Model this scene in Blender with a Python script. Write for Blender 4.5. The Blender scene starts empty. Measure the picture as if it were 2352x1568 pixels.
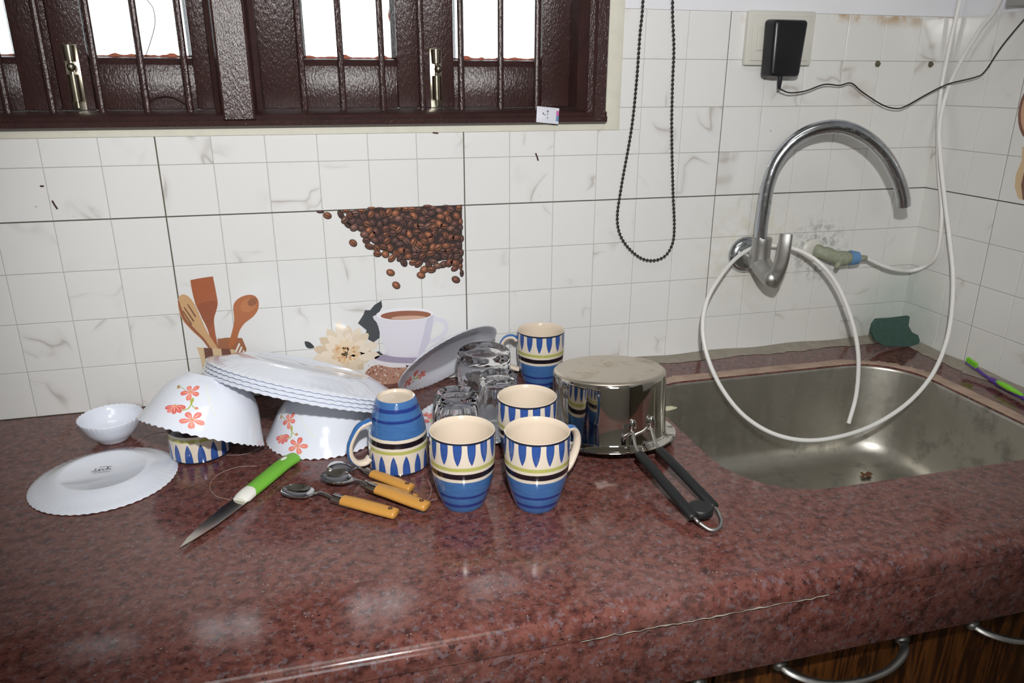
import bpy, bmesh, math, random
import numpy as np
from mathutils import Vector, Matrix
from mathutils.geometry import tessellate_polygon

scene = bpy.context.scene
C = scene.collection
PI = math.pi
rnd = random.Random(7)

# ------------------------------------------------------------------ camera
FPX = 1734.69
CAM = np.array([-.2385, -1.2086, .494])
EUL = (1.2353, -.0025, -.2565)
cd = bpy.data.cameras.new('camera')
cam = bpy.data.objects.new('camera', cd); C.objects.link(cam)
cam.location = CAM.tolist(); cam.rotation_euler = EUL
cd.sensor_width = 36.0; cd.lens = FPX * 36.0 / 2352
cd.clip_start = .02
scene.camera = cam

# ------------------------------------------------------------------ sky, lamps, exposure
world = bpy.data.worlds.new('overcast_sky'); scene.world = world
world.use_nodes = True
bg = world.node_tree.nodes['Background']
bg.inputs[0].default_value = (.93, .97, 1, 1); bg.inputs[1].default_value = 4.4
# the flash gun on the camera's hot shoe
fd = bpy.data.lights.new('camera_flash', 'SPOT')
fd.energy = 44; fd.color = (1, .985, .965); fd.shadow_soft_size = .016
fd.spot_size = math.radians(86); fd.spot_blend = .6
fl = bpy.data.objects.new('camera_flash', fd); C.objects.link(fl)
fl.location = (-.2, -1.2, .68)
fl.rotation_euler = (Vector((.09, -.07, .25)) - Vector(fl.location)).to_track_quat('-Z', 'Y').to_euler()
# added overhead fill, out of view, to raise the ambient light
ad = bpy.data.lights.new('overhead_fill_light', 'AREA'); ad.shape = 'RECTANGLE'
ad.size = 1.2; ad.size_y = .5; ad.energy = 5; ad.color = (1, .98, .95)
al = bpy.data.objects.new('overhead_fill_light', ad); C.objects.link(al)
al.location = (-.3, -1.3, 1.85)
vs = scene.view_settings
vs.view_transform = 'Standard'; vs.look = 'None'; vs.gamma = 1; vs.use_curve_mapping = False
vs.exposure = 0.0

# ------------------------------------------------------------------ helpers: where a pixel of the photo meets a plane
ROT = np.array(Matrix.Rotation(EUL[2], 3, 'Z') @ Matrix.Rotation(EUL[1], 3, 'Y') @ Matrix.Rotation(EUL[0], 3, 'X'))
def ray(u, v): return ROT @ np.array([(u - 1176) / FPX, -(v - 784) / FPX, -1.])
def atY(u, v, y=0.): d = ray(u, v); return CAM + d * (y - CAM[1]) / d[1]
def atZ(u, v, z=0.): d = ray(u, v); return CAM + d * (z - CAM[2]) / d[2]
def atX(u, v, x): d = ray(u, v); return CAM + d * (x - CAM[0]) / d[0]
def proj(p):
    d = (np.array(p) - CAM) @ ROT
    return 1176 + FPX * d[0] / -d[2], 784 - FPX * d[1] / -d[2]

# ------------------------------------------------------------------ materials
def lin(c):
    o = []
    for v in c:
        v = v / 255.; o.append(v / 12.92 if v <= .04045 else ((v + .055) / 1.055) ** 2.4)
    return (*o, 1.)
class NT:
    def __init__(s, name):
        s.m = bpy.data.materials.new(name); s.m.use_nodes = True
        s.t = s.m.node_tree; s.n = s.t.nodes; s.l = s.t.links
        s.b = s.n['Principled BSDF']
    def node(s, typ, **kw):
        n = s.n.new(typ)
        for k, v in kw.items():
            if k in n.inputs.keys(): s.put(n.inputs[k], v)
            else: setattr(n, k, v)
        return n
    def put(s, sock, v):
        if hasattr(v, 'is_output') or isinstance(v, bpy.types.NodeSocket): s.l.new(v, sock)
        else: sock.default_value = v
    def math(s, op, a, b=0., c=None, clamp=False):
        n = s.n.new('ShaderNodeMath'); n.operation = op; n.use_clamp = clamp
        s.put(n.inputs[0], a); s.put(n.inputs[1], b)
        if c is not None: s.put(n.inputs[2], c)
        return n.outputs[0]
    def mix(s, f, a, b):
        n = s.n.new('ShaderNodeMix'); n.data_type = 'RGBA'
        s.put(n.inputs[0], f); s.put(n.inputs[6], a); s.put(n.inputs[7], b)
        return n.outputs[2]
    def coord(s, kind='Object'):
        return s.n.new('ShaderNodeTexCoord').outputs[kind]
    def pos(s): return s.n.new('ShaderNodeNewGeometry').outputs['Position']
    def xyz(s, v):
        n = s.n.new('ShaderNodeSeparateXYZ'); s.l.new(v, n.inputs[0]); return n.outputs
    def scale(s, v, k):
        n = s.n.new('ShaderNodeVectorMath'); n.operation = 'MULTIPLY'; s.l.new(v, n.inputs[0]); n.inputs[1].default_value = k
        return n.outputs[0]
    def noise(s, v, sc, det=3., rough=.5, dist=0.):
        n = s.n.new('ShaderNodeTexNoise'); s.l.new(v, n.inputs['Vector'])
        n.inputs['Scale'].default_value = sc; n.inputs['Detail'].default_value = det
        n.inputs['Roughness'].default_value = rough; n.inputs['Distortion'].default_value = dist
        return n.outputs['Fac']
    def voro(s, v, sc, feat='F1', out='Distance', rand=1.):
        n = s.n.new('ShaderNodeTexVoronoi'); n.feature = feat; s.l.new(v, n.inputs['Vector'])
        n.inputs['Scale'].default_value = sc; n.inputs['Randomness'].default_value = rand
        return n.outputs[out]
    def ramp(s, f, stops, interp='LINEAR'):
        n = s.n.new('ShaderNodeValToRGB'); s.put(n.inputs[0], f); r = n.color_ramp; r.interpolation = interp
        while len(r.elements) < len(stops): r.elements.new(.5)
        for e, (p, c) in zip(r.elements, stops):
            e.position = p; e.color = c if len(c) == 4 else lin(c)
        return n.outputs[0]
    def step(s, f, a, b):           # smooth 0..1 as f goes a..b
        n = s.n.new('ShaderNodeMapRange'); n.interpolation_type = 'SMOOTHSTEP'; s.put(n.inputs[0], f)
        n.inputs[1].default_value = a; n.inputs[2].default_value = b
        return n.outputs[0]
    def near(s, p, c, r0, r1):      # 1 inside r0 of c, 0 beyond r1
        n = s.n.new('ShaderNodeVectorMath'); n.operation = 'DISTANCE'; s.l.new(p, n.inputs[0]); n.inputs[1].default_value = c
        return s.step(n.outputs['Value'], r1, r0)
    def bump(s, h, strength, dist=.001):
        n = s.n.new('ShaderNodeBump'); s.put(n.inputs['Height'], h)
        n.inputs['Strength'].default_value = strength; n.inputs['Distance'].default_value = dist
        s.l.new(n.outputs[0], s.b.inputs['Normal'])
    def out(s, col=None, rough=None, metal=None, coat=None, spec=None, trans=None, ior=None):
        for k, v in (('Base Color', col), ('Roughness', rough), ('Metallic', metal), ('Coat Weight', coat),
                     ('Specular IOR Level', spec), ('Transmission Weight', trans), ('IOR', ior)):
            if v is not None: s.put(s.b.inputs[k], v)
        return s.m
def simple(name, c, rough=.4, metal=0., var=.08, sc=40., bump=0., coat=0., spec=None):
    t = NT(name); o = t.coord(); f = t.noise(o, sc, 4)
    a = lin(c); lo = tuple(x * (1 - var) for x in a[:3]) + (1,); hi = tuple(min(1, x * (1 + var)) for x in a[:3]) + (1,)
    col = t.mix(f, lo, hi)
    if bump: t.bump(f, bump)
    r = t.math('MULTIPLY_ADD', f, .12, max(0, rough - .06))
    return t.out(col, r, metal, coat, spec)

def tile_material():
    t = NT('glazed_marble_tile'); p = t.pos()
    info = t.n.new('ShaderNodeObjectInfo'); rv = info.outputs['Random']
    off = t.n.new('ShaderNodeVectorMath'); off.operation = 'ADD'; t.l.new(p, off.inputs[0])
    cm = t.n.new('ShaderNodeCombineXYZ')
    for i, k in enumerate((37., 11., 23.)): t.l.new(t.math('MULTIPLY', rv, k), cm.inputs[i])
    t.l.new(cm.outputs[0], off.inputs[1]); q = off.outputs[0]
    w = t.noise(q, 6.5, 2.5, .5, .7)
    v1 = t.math('ABSOLUTE', t.math('SUBTRACT', w, .5))
    vein = t.step(v1, .014, .001)
    msk = t.step(t.noise(q, 11., 2), .52, .68)
    vein = t.math('MULTIPLY', vein, msk)
    soft = t.math('MULTIPLY', t.step(v1, .05, .0), t.math('MULTIPLY', msk, .5))
    base = t.mix(t.noise(p, 4., 2), lin((222, 223, 223)), lin((232, 232, 230)))
    col = t.mix(t.math('MULTIPLY', t.math('ADD', vein, soft), .4, clamp=True), base, lin((158, 146, 138)))
    # dirt by the sink, the taps and the upper edge
    fine = t.noise(p, 40., 5, .65)
    xx = t.xyz(p)
    grime_falloff = t.math('MULTIPLY', t.step(xx[0], .3, .75), .22)  # greyer to the right: grime, with some flash falloff put into the colour
    col = t.mix(grime_falloff, col, lin((188, 184, 168)))
    y1 = t.math('MULTIPLY', t.near(p, (.53, 0, .2), .02, .16), t.step(fine, .35, .7))
    col = t.mix(t.math('MULTIPLY', y1, .35), col, lin((190, 180, 130)))
    v2 = t.math('MULTIPLY', t.near(p, (.675, 0, .19), .0, .085), t.step(t.noise(p, 70., 5, .7), .44, .62))
    col = t.mix(t.math('MULTIPLY', v2, .75), col, lin((66, 82, 76)))
    g1 = t.math('MULTIPLY', t.near(p, (.875, -.01, .06), .03, .13), t.math('MULTIPLY_ADD', fine, .6, .2))
    col = t.mix(t.math('MULTIPLY', g1, .75), col, lin((142, 172, 158)))
    top = t.math('MULTIPLY', t.step(xx[2], .574, .596), t.step(t.noise(p, 16., 4), .5, .62))
    top = t.math('MULTIPLY', top, t.step(xx[0], .25, .3))
    col = t.mix(t.math('MULTIPLY', top, .8), col, lin((178, 142, 92)))
    specks = t.step(t.voro(p, 26.), .055, .03)
    specks = t.math('MULTIPLY', specks, t.step(t.noise(p, 9., 2), .55, .65))
    col = t.mix(t.math('MULTIPLY', specks, .7), col, lin((70, 60, 50)))
    t.bump(t.noise(p, 22., 2), .06, .002)
    return t.out(col, t.math('MULTIPLY_ADD', fine, .16, .07), 0., .0, .5)

def granite_material():
    t = NT('red_granite'); p = t.pos()
    st = t.scale(p, (1, 1, 1))
    a = t.noise(st, 85., 4, .64)
    col = t.ramp(a, [(.3, (54, 32, 30)), (.46, (94, 55, 49)), (.6, (116, 72, 64)), (.78, (90, 50, 44))])
    b = t.noise(st, 150., 3, .55)
    col = t.mix(t.math('MULTIPLY', t.step(b, .52, .68), .5), col, lin((116, 106, 112)))
    c = t.noise(t.scale(p, (1.0, 1.2, 1.3)), 175., 3, .55)
    col = t.mix(t.math('MULTIPLY', t.step(c, .61, .68), .85), col, lin((34, 24, 25)))
    d = t.voro(st, 150.)
    col = t.mix(t.math('MULTIPLY', t.step(d, .16, .1), t.step(t.noise(p, 30., 2), .52, .6)), col, lin((140, 130, 126)))
    # a film of dried soap that dulls the polish, patchy
    film = t.noise(p, 6., 4, .6)
    col = t.mix(t.math('MULTIPLY', t.step(film, .42, .75), .12), col, lin((150, 135, 132)))
    fine = t.noise(p, 160., 3, .6)
    t.bump(t.noise(p, 60., 3), .03, .001)
    r = t.math('MULTIPLY_ADD', film, .12, .04)
    return t.out(col, t.math('MULTIPLY_ADD', fine, .05, r), 0., .0, .5)

def wood_paint():
    t = NT('dark_brown_gloss_paint'); o = t.pos()
    g = t.noise(t.scale(o, (1., 1., .4)), 380., 3, .65)
    col = t.mix(t.noise(o, 30., 3), lin((46, 29, 28)), lin((66, 43, 41)))
    t.bump(g, .6, .0016)
    return t.out(col, .25, 0., .0, .6)

def zebra_wood():
    t = NT('streaked_wood_laminate'); p = t.pos()
    s = t.scale(p, (1., .3, .09))
    f = t.noise(s, 60., 4, .6, .6)
    col = t.ramp(f, [(.3, (30, 16, 10)), (.45, (62, 35, 18)), (.55, (104, 62, 28)), (.62, (52, 28, 14)), (.75, (80, 46, 22))])
    return t.out(col, .25, 0., .2)

def steel(name, c=(200, 200, 200), rough=.12, sc=(1, 1, 1), k=60., rv=.12, bump=0., dirt=None):
    t = NT(name); o = t.coord(); f = t.noise(t.scale(o, sc), k, 4, .6)
    r = t.math('MULTIPLY_ADD', f, rv, rough - rv * .5)
    col = t.mix(f, lin(tuple(x * .93 for x in c)), lin(c))
    if dirt:
        d = t.step(t.noise(o, dirt[1], 5, .65), dirt[2], dirt[2] + .2)
        col = t.mix(t.math('MULTIPLY', d, dirt[3]), col, lin(dirt[0])); r = t.math('ADD', r, t.math('MULTIPLY', d, .2))
    if bump: t.bump(f, bump, .001)
    return t.out(col, r, 1.)

def glass_mat(name, bump=False, tint=(1, 1, 1)):
    t = NT(name)
    if bump:
        o = t.coord(); h = t.voro(o, 90., 'SMOOTH_F1'); t.bump(h, .35, .003)
    else:
        o = t.coord(); t.bump(t.noise(o, 60., 2), .05, .001)
    return t.out((*tint, 1), .015, 0., trans=1., ior=1.5)

def pane_mat():
    m = bpy.data.materials.new('window_glass'); m.use_nodes = True; nt = m.node_tree; nt.nodes.clear()
    o = nt.nodes.new('ShaderNodeOutputMaterial'); mx = nt.nodes.new('ShaderNodeMixShader')
    tr = nt.nodes.new('ShaderNodeBsdfTransparent'); gl = nt.nodes.new('ShaderNodeBsdfGlossy'); fr = nt.nodes.new('ShaderNodeFresnel')
    tc = nt.nodes.new('ShaderNodeTexCoord'); nz = nt.nodes.new('ShaderNodeTexNoise'); nz.inputs['Scale'].default_value = 30
    mr = nt.nodes.new('ShaderNodeMapRange'); mr.inputs[3].default_value = .0; mr.inputs[4].default_value = .08
    nt.links.new(tc.outputs['Object'], nz.inputs['Vector']); nt.links.new(nz.outputs['Fac'], mr.inputs[0]); nt.links.new(mr.outputs[0], gl.inputs['Roughness'])
    fr.inputs[0].default_value = 1.45; tr.inputs[0].default_value = (.95, .97, .97, 1)
    nt.links.new(fr.outputs[0], mx.inputs[0]); nt.links.new(tr.outputs[0], mx.inputs[1]); nt.links.new(gl.outputs[0], mx.inputs[2])
    nt.links.new(mx.outputs[0], o.inputs[0]); return m

def print_mat(name, rough=.15, spec=.5):
    t = NT(name); a = t.n.new('ShaderNodeAttribute'); a.attribute_name = 'Col'
    f = t.noise(t.pos(), 400., 2)
    col = t.mix(t.math('MULTIPLY', f, .1), a.outputs['Color'], (.5, .5, .5, 1))
    return t.out(col, rough, 0., 0., spec)

def mug_paint():
    t = NT('hand_painted_mug_glaze'); o = t.coord(); s = t.xyz(o)
    wob = t.math('MULTIPLY_ADD', t.noise(o, 45., 2), .0016, -.0008)
    z = t.math('ADD', s[2], wob)
    cream = lin((224, 213, 196))
    brush = t.noise(t.scale(o, (1, 1, 9)), 55., 4, .6)
    blue = t.mix(brush, lin((48, 88, 146)), lin((78, 126, 182)))
    dark = lin((36, 56, 128))
    def band(a, b, e=.0004): return t.math('MULTIPLY', t.step(z, a - e, a + e), t.step(z, b + e, b - e))
    body = t.mix(band(.0225, .0262, .0008), blue, dark)
    body = t.mix(band(.0085, .0135, .0012), body, dark)
    col = t.mix(t.step(z, .0468, .0474), body, cream)
    col = t.mix(band(.0515, .0588), col, lin((30, 24, 30)))
    col = t.mix(t.math('MULTIPLY', band(.0625, .0672, .0006), .9), col, lin((176, 178, 82)))
    # petals
    ang = t.math('ARCTAN2', s[1], s[0])
    cell = t.math('SUBTRACT', t.math('FRACT', t.math('MULTIPLY', ang, 15 / (2 * PI))), .5)
    cell = t.math('ABSOLUTE', t.math('ADD', cell, t.math('MULTIPLY_ADD', t.noise(o, 30., 2), .1, -.05)))
    tt = t.math('DIVIDE', t.math('SUBTRACT', .0972, z), .0275, clamp=True)
    w = t.math('MULTIPLY', t.math('SUBTRACT', 1., t.math('POWER', tt, 3.)), .31)
    pm = t.step(t.math('SUBTRACT', w, cell), -.015, .015)
    pm = t.math('MULTIPLY', pm, t.step(z, .0694, .07))
    pet = t.mix(brush, lin((40, 66, 138)), lin((60, 102, 170)))
    edge = t.step(t.math('SUBTRACT', w, cell), .09, .02)
    pet = t.mix(t.math('MULTIPLY', edge, .5), pet, lin((38, 52, 140)))
    col = t.mix(pm, col, pet)
    col = t.mix(t.step(z, .0958, .0964), col, lin((34, 40, 58)))
    return t.out(col, .09, 0., .35, .5)

M = dict(
    tile=tile_material(), granite=granite_material(), paint=wood_paint(), zebra=zebra_wood(),
    plaster=simple('white_wall_paint', (226, 227, 232), .7, var=.04, sc=14, bump=.08),
    room=simple('room_wall_paint', (205, 200, 190), .8, var=.05, sc=6),
    floor=simple('floor_tile_paint', (150, 140, 128), .4, var=.1, sc=10),
    grout_dark=simple('dirty_grout', (100, 94, 78), .9, var=.35, sc=60),
    grout_light=simple('tile_groove', (176, 175, 170), .6, var=.12, sc=30),
    cream_plaster=simple('cream_plaster', (214, 212, 198), .75, var=.12, sc=45, bump=.3),
    cement=simple('grey_cement', (150, 142, 130), .85, var=.3, sc=70, bump=.5),
    sealant=simple('stained_sealant', (168, 144, 128), .7, var=.45, sc=38, bump=.4),
    putty=simple('rust_red_putty', (158, 88, 68), .8, var=.35, sc=120, bump=.5),
    chrome=steel('worn_chrome', (204, 208, 214), .2, (1, 1, 1), 140., .16, .1, ((150, 152, 155), 90., .52, .6)),
    dullchrome=steel('dull_chrome', (188, 187, 184), .42, (1, 1, 1), 60., .2, .05),
    pot=steel('polished_steel', (214, 210, 202), .07, (1, 1, 1), 25., .06),
    potbase=steel('scoured_steel', (222, 212, 196), .42, (1, 1, 1), 30., .2, .04, ((170, 155, 130), 22., .5, .5)),
    sink=steel('brushed_sink_steel', (192, 189, 180), .4, (1, 1, .15), 60., .14, .0, ((110, 106, 98), 25., .5, .5)),
    spoon=steel('spoon_steel', (212, 210, 206), .1, (1, 1, 1), 40., .06),
    blade=steel('knife_steel', (205, 202, 192), .14, (.1, 1, 1), 60., .05),
    bolt=steel('bolt_nickel', (205, 198, 178), .2, (1, 1, 1), 60., .15),
    opal=simple('opal_glassware', (228, 233, 244), .1, var=.015, sc=20, coat=.4),
    cream=simple('cream_glaze', (224, 209, 190), .1, var=.03, sc=25, coat=.3),
    mugblue=simple('blue_glaze', (56, 108, 170), .12, var=.18, sc=60, coat=.3),
    mugpaint=mug_paint(),
    glass=glass_mat('clear_glass'), iceglass=glass_mat('rippled_glass', True),
    pane=pane_mat(), printed=print_mat('printed_tile_glaze', .14), decal=print_mat('overglaze_print', .12),
    paper=print_mat('printed_foil', .35),
    blackplastic=simple('black_plastic', (22, 23, 26), .32, var=.15, sc=30),
    blackrubber=simple('black_grip', (24, 26, 27), .5, var=.2, sc=60, bump=.15),
    cord=simple('black_cable', (16, 16, 18), .4), bead=simple('black_bead', (34, 32, 32), .3),
    hose=simple('white_tube', (226, 225, 222), .35, var=.04, sc=12),
    outlet=simple('ivory_plastic', (206, 205, 196), .4, var=.06, sc=25),
    valve=simple('corroded_brass', (142, 146, 126), .65, var=.45, sc=130, bump=.6),
    bluecap=simple('blue_plastic', (96, 136, 178), .4, var=.2, sc=80),
    pad=simple('green_scourer', (58, 86, 78), .9, var=.25, sc=160, bump=.8),
    amber=simple('amber_plastic', (198, 144, 70), .32, var=.08, sc=50, coat=.15),
    lime=simple('lime_plastic', (116, 184, 62), .35, var=.06, sc=40),
    limewhite=simple('white_plastic', (226, 226, 218), .4),
    purple=simple('purple_plastic', (86, 52, 140), .35, var=.1), brushgreen=simple('toothbrush_green', (128, 206, 54), .4),
    scrap=simple('pale_scrap', (190, 186, 160), .6, var=.2), brown=simple('brown_scrap', (98, 62, 36), .7, var=.3, sc=200),
    plug=simple('old_wall_plug', (96, 92, 76), .8, var=.3, sc=200), hair=simple('pale_thread', (170, 150, 146), .5), darkmark=simple('dark_mark', (66, 38, 34), .8),
    greybox=simple('grey_plastic', (150, 150, 148), .5), drain=steel('drain_steel', (120, 118, 112), .35),
)

# ------------------------------------------------------------------ mesh helpers
class MB:
    def __init__(s): s.v = []; s.f = []; s.mi = []; s.col = []
    def add(s, vs, fs, mi=0, col=None):
        n = len(s.v); s.v += [tuple(map(float, p)) for p in vs]
        for f in fs: s.f.append(tuple(i + n for i in f)); s.mi.append(mi); s.col.append(col)
    def box(s, x0, x1, y0, y1, z0, z1, mi=0, bev=0.):
        if bev <= 0:
            vs = [(x, y, z) for z in (z0, z1) for y in (y0, y1) for x in (x0, x1)]
            s.add(vs, [(0, 2, 3, 1), (4, 5, 7, 6), (0, 1, 5, 4), (2, 6, 7, 3), (0, 4, 6, 2), (1, 3, 7, 5)], mi); return
        bm = bmesh.new(); bmesh.ops.create_cube(bm, size=1.)
        for v in bm.verts:
            v.co = Vector(((x0 + x1) / 2 + v.co.x * (x1 - x0), (y0 + y1) / 2 + v.co.y * (y1 - y0), (z0 + z1) / 2 + v.co.z * (z1 - z0)))
        bmesh.ops.bevel(bm, geom=bm.edges[:], offset=bev, segments=2, affect='EDGES', profile=.5)
        bm.verts.index_update()
        s.add([v.co for v in bm.verts], [[v.index for v in f.verts] for f in bm.faces], mi); bm.free()
    def lathe(s, prof, n=48, mod=None, mi=None, cap=False, axis=None):
        """prof = [(r,z)...]; mi = material index per profile segment; mod(theta,i,r,z)->(r,z)"""
        vs = []; m = len(prof)
        for i, (r, z) in enumerate(prof):
            for k in range(n):
                t = 2 * PI * k / n; rr, zz = (r, z) if mod is None else mod(t, i, r, z)
                vs.append((rr * math.cos(t), rr * math.sin(t), zz))
        if axis is not None: vs = [axis @ Vector(p) for p in vs]
        n0 = len(s.v); s.v += [tuple(p) for p in vs]
        for i in range(m - 1):
            for k in range(n):
                a, b = n0 + i * n + k, n0 + i * n + (k + 1) % n
                s.f.append((a, b, b + n, a + n)); s.mi.append(0 if mi is None else mi[i]); s.col.append(None)
        if cap:
            s.f.append(tuple(n0 + k for k in range(n))[::-1]); s.mi.append(0); s.col.append(None)
            s.f.append(tuple(n0 + (m - 1) * n + k for k in range(n))); s.mi.append(0); s.col.append(None)
    def tube(s, pts, r, n=10, caps=True, flat=None, mi=0, up=None):
        """sweep a circle (or an ellipse r x flat) along pts; r may be a list"""
        P = [Vector(p) for p in pts]; m = len(P); rs = r if isinstance(r, (list, tuple)) else [r] * m
        fs = flat if isinstance(flat, (list, tuple)) else ([flat] * m if flat else rs)
        T = [(P[min(i + 1, m - 1)] - P[max(i - 1, 0)]).normalized() for i in range(m)]
        u = Vector(up) if up else (Vector((0, 0, 1)) if abs(T[0].z) < .9 else Vector((1, 0, 0)))
        rings = []
        for i in range(m):
            u = (u - T[i] * u.dot(T[i])).normalized(); w = T[i].cross(u)
            rings.append([P[i] + w * (rs[i] * math.cos(2 * PI * k / n)) + u * (fs[i] * math.sin(2 * PI * k / n)) for k in range(n)])
        fsx = []
        for i in range(m - 1):
            for k in range(n):
                a, b = i * n + k, i * n + (k + 1) % n; fsx.append((a, b, b + n, a + n))
        if caps: fsx += [tuple(range(n))[::-1], tuple((m - 1) * n + k for k in range(n))]
        s.add([p for g in rings for p in g], fsx, mi)
    def ball(s, c, r, nu=10, nv=6, sq=(1, 1, 1), mi=0):
        vs = []; fs = []
        for i in range(nv + 1):
            a = PI * i / nv
            for k in range(nu):
                t = 2 * PI * k / nu
                vs.append((c[0] + sq[0] * r * math.sin(a) * math.cos(t), c[1] + sq[1] * r * math.sin(a) * math.sin(t), c[2] + sq[2] * r * math.cos(a)))
        for i in range(nv):
            for k in range(nu):
                a, b = i * nu + k, i * nu + (k + 1) % nu; fs.append((a, a + nu, b + nu, b))
        s.add(vs, fs, mi)
    def prism(s, poly, mat, h, mi=0):
        """poly 2D, mat 4x4 maps (x,y,0..h)"""
        n = len(poly); vs = [mat @ Vector((p[0], p[1], z)) for z in (0, h) for p in poly]
        tri = tessellate_polygon([[Vector((p[0], p[1], 0)) for p in poly]])
        fs = [tuple(t) for t in tri] + [tuple(i + n for i in t) for t in tri]
        fs += [(i, (i + 1) % n, (i + 1) % n + n, i + n) for i in range(n)]
        s.add(vs, fs, mi)
    def mesh(s, name, mats, smooth=35.):
        me = bpy.data.meshes.new(name); me.from_pydata(s.v, [], s.f)
        for m in (mats if isinstance(mats, (list, tuple)) else [mats]): me.materials.append(M[m])
        me.polygons.foreach_set('material_index', s.mi)
        if any(c is not None for c in s.col):
            ca = me.color_attributes.new('Col', 'FLOAT_COLOR', 'CORNER'); arr = []
            for f, c in zip(s.f, s.col):
                c = lin(c) if c is not None else (1, 1, 1, 1)
                arr += list(c) * len(f)
            ca.data.foreach_set('color', arr)
        bm = bmesh.new(); bm.from_mesh(me); bmesh.ops.remove_doubles(bm, verts=bm.verts, dist=1e-6)
        if not any(c is not None for c in s.col): bmesh.ops.recalc_face_normals(bm, faces=bm.faces)
        bm.to_mesh(me); bm.free()
        if smooth:
            me.shade_smooth(); me.set_sharp_from_angle(angle=math.radians(smooth))
        return me
def link(name, me, parent=None, mat=None):
    o = bpy.data.objects.new(name, me); C.objects.link(o)
    if parent: o.parent = parent
    if mat is not None: o.matrix_basis = mat
    return o
def part(name, mb, mats, parent=None, smooth=35., world=False, label=None):
    if world and parent is not None:
        inv = world_of(parent).inverted(); mb.v = [tuple(inv @ Vector(p)) for p in mb.v]
    o = link(name, mb.mesh(name, mats, smooth), parent)
    if label: o['label'] = label
    return o
def world_of(o):
    m = o.matrix_basis.copy()
    while o.parent: o = o.parent; m = o.matrix_basis @ m
    return m
def thing(name, label, cat, loc=(0, 0, 0), group=None, mat=None):
    o = bpy.data.objects.new(name, None); C.objects.link(o); o.empty_display_size = .02
    o.matrix_basis = mat if mat is not None else Matrix.Translation(Vector(loc))
    return tag(o, label, cat, group)
def tag(o, label, cat, group=None):
    o['label'] = label; o['category'] = cat
    if group: o['group'] = group
    return o
def struct(o): o['kind'] = 'structure'; return o
def copy_thing(src, mat, label, group=None):
    r = src.copy(); C.objects.link(r); r.matrix_basis = mat; r['label'] = label
    if group: r['group'] = group
    for ch in list(src.children):
        c = ch.copy(); C.objects.link(c); c.parent = r
        for g in list(ch.children):
            d = g.copy(); C.objects.link(d); d.parent = c
    return r
def pose(n, origin, spin=0.):
    """matrix whose z axis is n"""
    n = Vector(n).normalized(); a = Vector((1, 0, 0)); a = (a - n * a.dot(n)).normalized(); b = n.cross(a)
    m = Matrix(((a.x, b.x, n.x, origin[0]), (a.y, b.y, n.y, origin[1]), (a.z, b.z, n.z, origin[2]), (0, 0, 0, 1)))
    return m @ Matrix.Rotation(spin, 4, 'Z')
def spline(pts, k=6):
    P = [np.array(p, float) for p in pts]; P = [2 * P[0] - P[1]] + P + [2 * P[-1] - P[-2]]; o = []
    for i in range(1, len(P) - 2):
        for j in range(k):
            t = j / k; a, b, c, d = P[i - 1:i + 3]
            o.append(.5 * (2 * b + (c - a) * t + (2 * a - 5 * b + 4 * c - d) * t * t + (3 * b - a - 3 * c + d) * t ** 3))
    o.append(P[-2]); return o
def smooth01(x): x = max(0., min(1., x)); return x * x * (3 - 2 * x)

# ------------------------------------------------------------------ room shell
XR = .893; SEAM = .2987; S = .075
WX0, WX1, WZ0, WZ1 = -.925, .262, .4135, 1.37        # wall opening incl. plaster margin
TOPZ = SEAM + 4 * S - .0005
RX0, RY0, FZ, CZ = -1.9, -2.6, -.86, 1.95
def wall_back():
    b = MB()
    y0, y1 = .0042, .2
    b.box(RX0, WX0, y0, y1, FZ, TOPZ, 0); b.box(WX1, XR + .1, y0, y1, FZ, TOPZ, 0); b.box(WX0, WX1, y0, y1, FZ, WZ0, 0)
    b.box(RX0, WX0, .001, y1, TOPZ, CZ, 1); b.box(WX1, XR + .1, .001, y1, TOPZ, CZ, 1); b.box(WX0, WX1, .001, y1, WZ1, CZ, 1)
    return struct(part('wall_back', b, ['grout_dark', 'plaster'], smooth=None))
wb = wall_back()
b = MB(); b.box(XR + .0042, XR + .1, RY0, .2, FZ, TOPZ - .004, 0); b.box(XR + .0005, XR + .1, RY0, .2, TOPZ - .004, CZ, 1)
wr = struct(part('wall_right', b, ['grout_dark', 'plaster'], smooth=None))
for nm, bx in (('wall_left', (RX0 - .1, RX0, RY0, .2, FZ, CZ)), 
               ('ceiling', (RX0 - .1, XR + .1, RY0 - .1, .2, CZ, CZ + .1)), ('floor', (RX0 - .1, XR + .1, RY0 - .1, .2, FZ - .1, FZ))):
    b = MB(); b.box(*bx); struct(part(nm, b, 'floor' if nm == 'floor' else 'room', smooth=None))

b = MB()   # the wall behind the photographer, with an unseen opening added for soft frontal daylight
DX0, DX1, DZ0, DZ1 = -.75, .0, .62, 1.3
b.box(RX0 - .1, DX0, RY0 - .1, RY0, FZ, CZ); b.box(DX1, XR + .1, RY0 - .1, RY0, FZ, CZ); b.box(DX0, DX1, RY0 - .1, RY0, DZ1, CZ); b.box(DX0, DX1, RY0 - .1, RY0, FZ, DZ0)
struct(part('wall_front', b, 'room', smooth=None))

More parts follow.
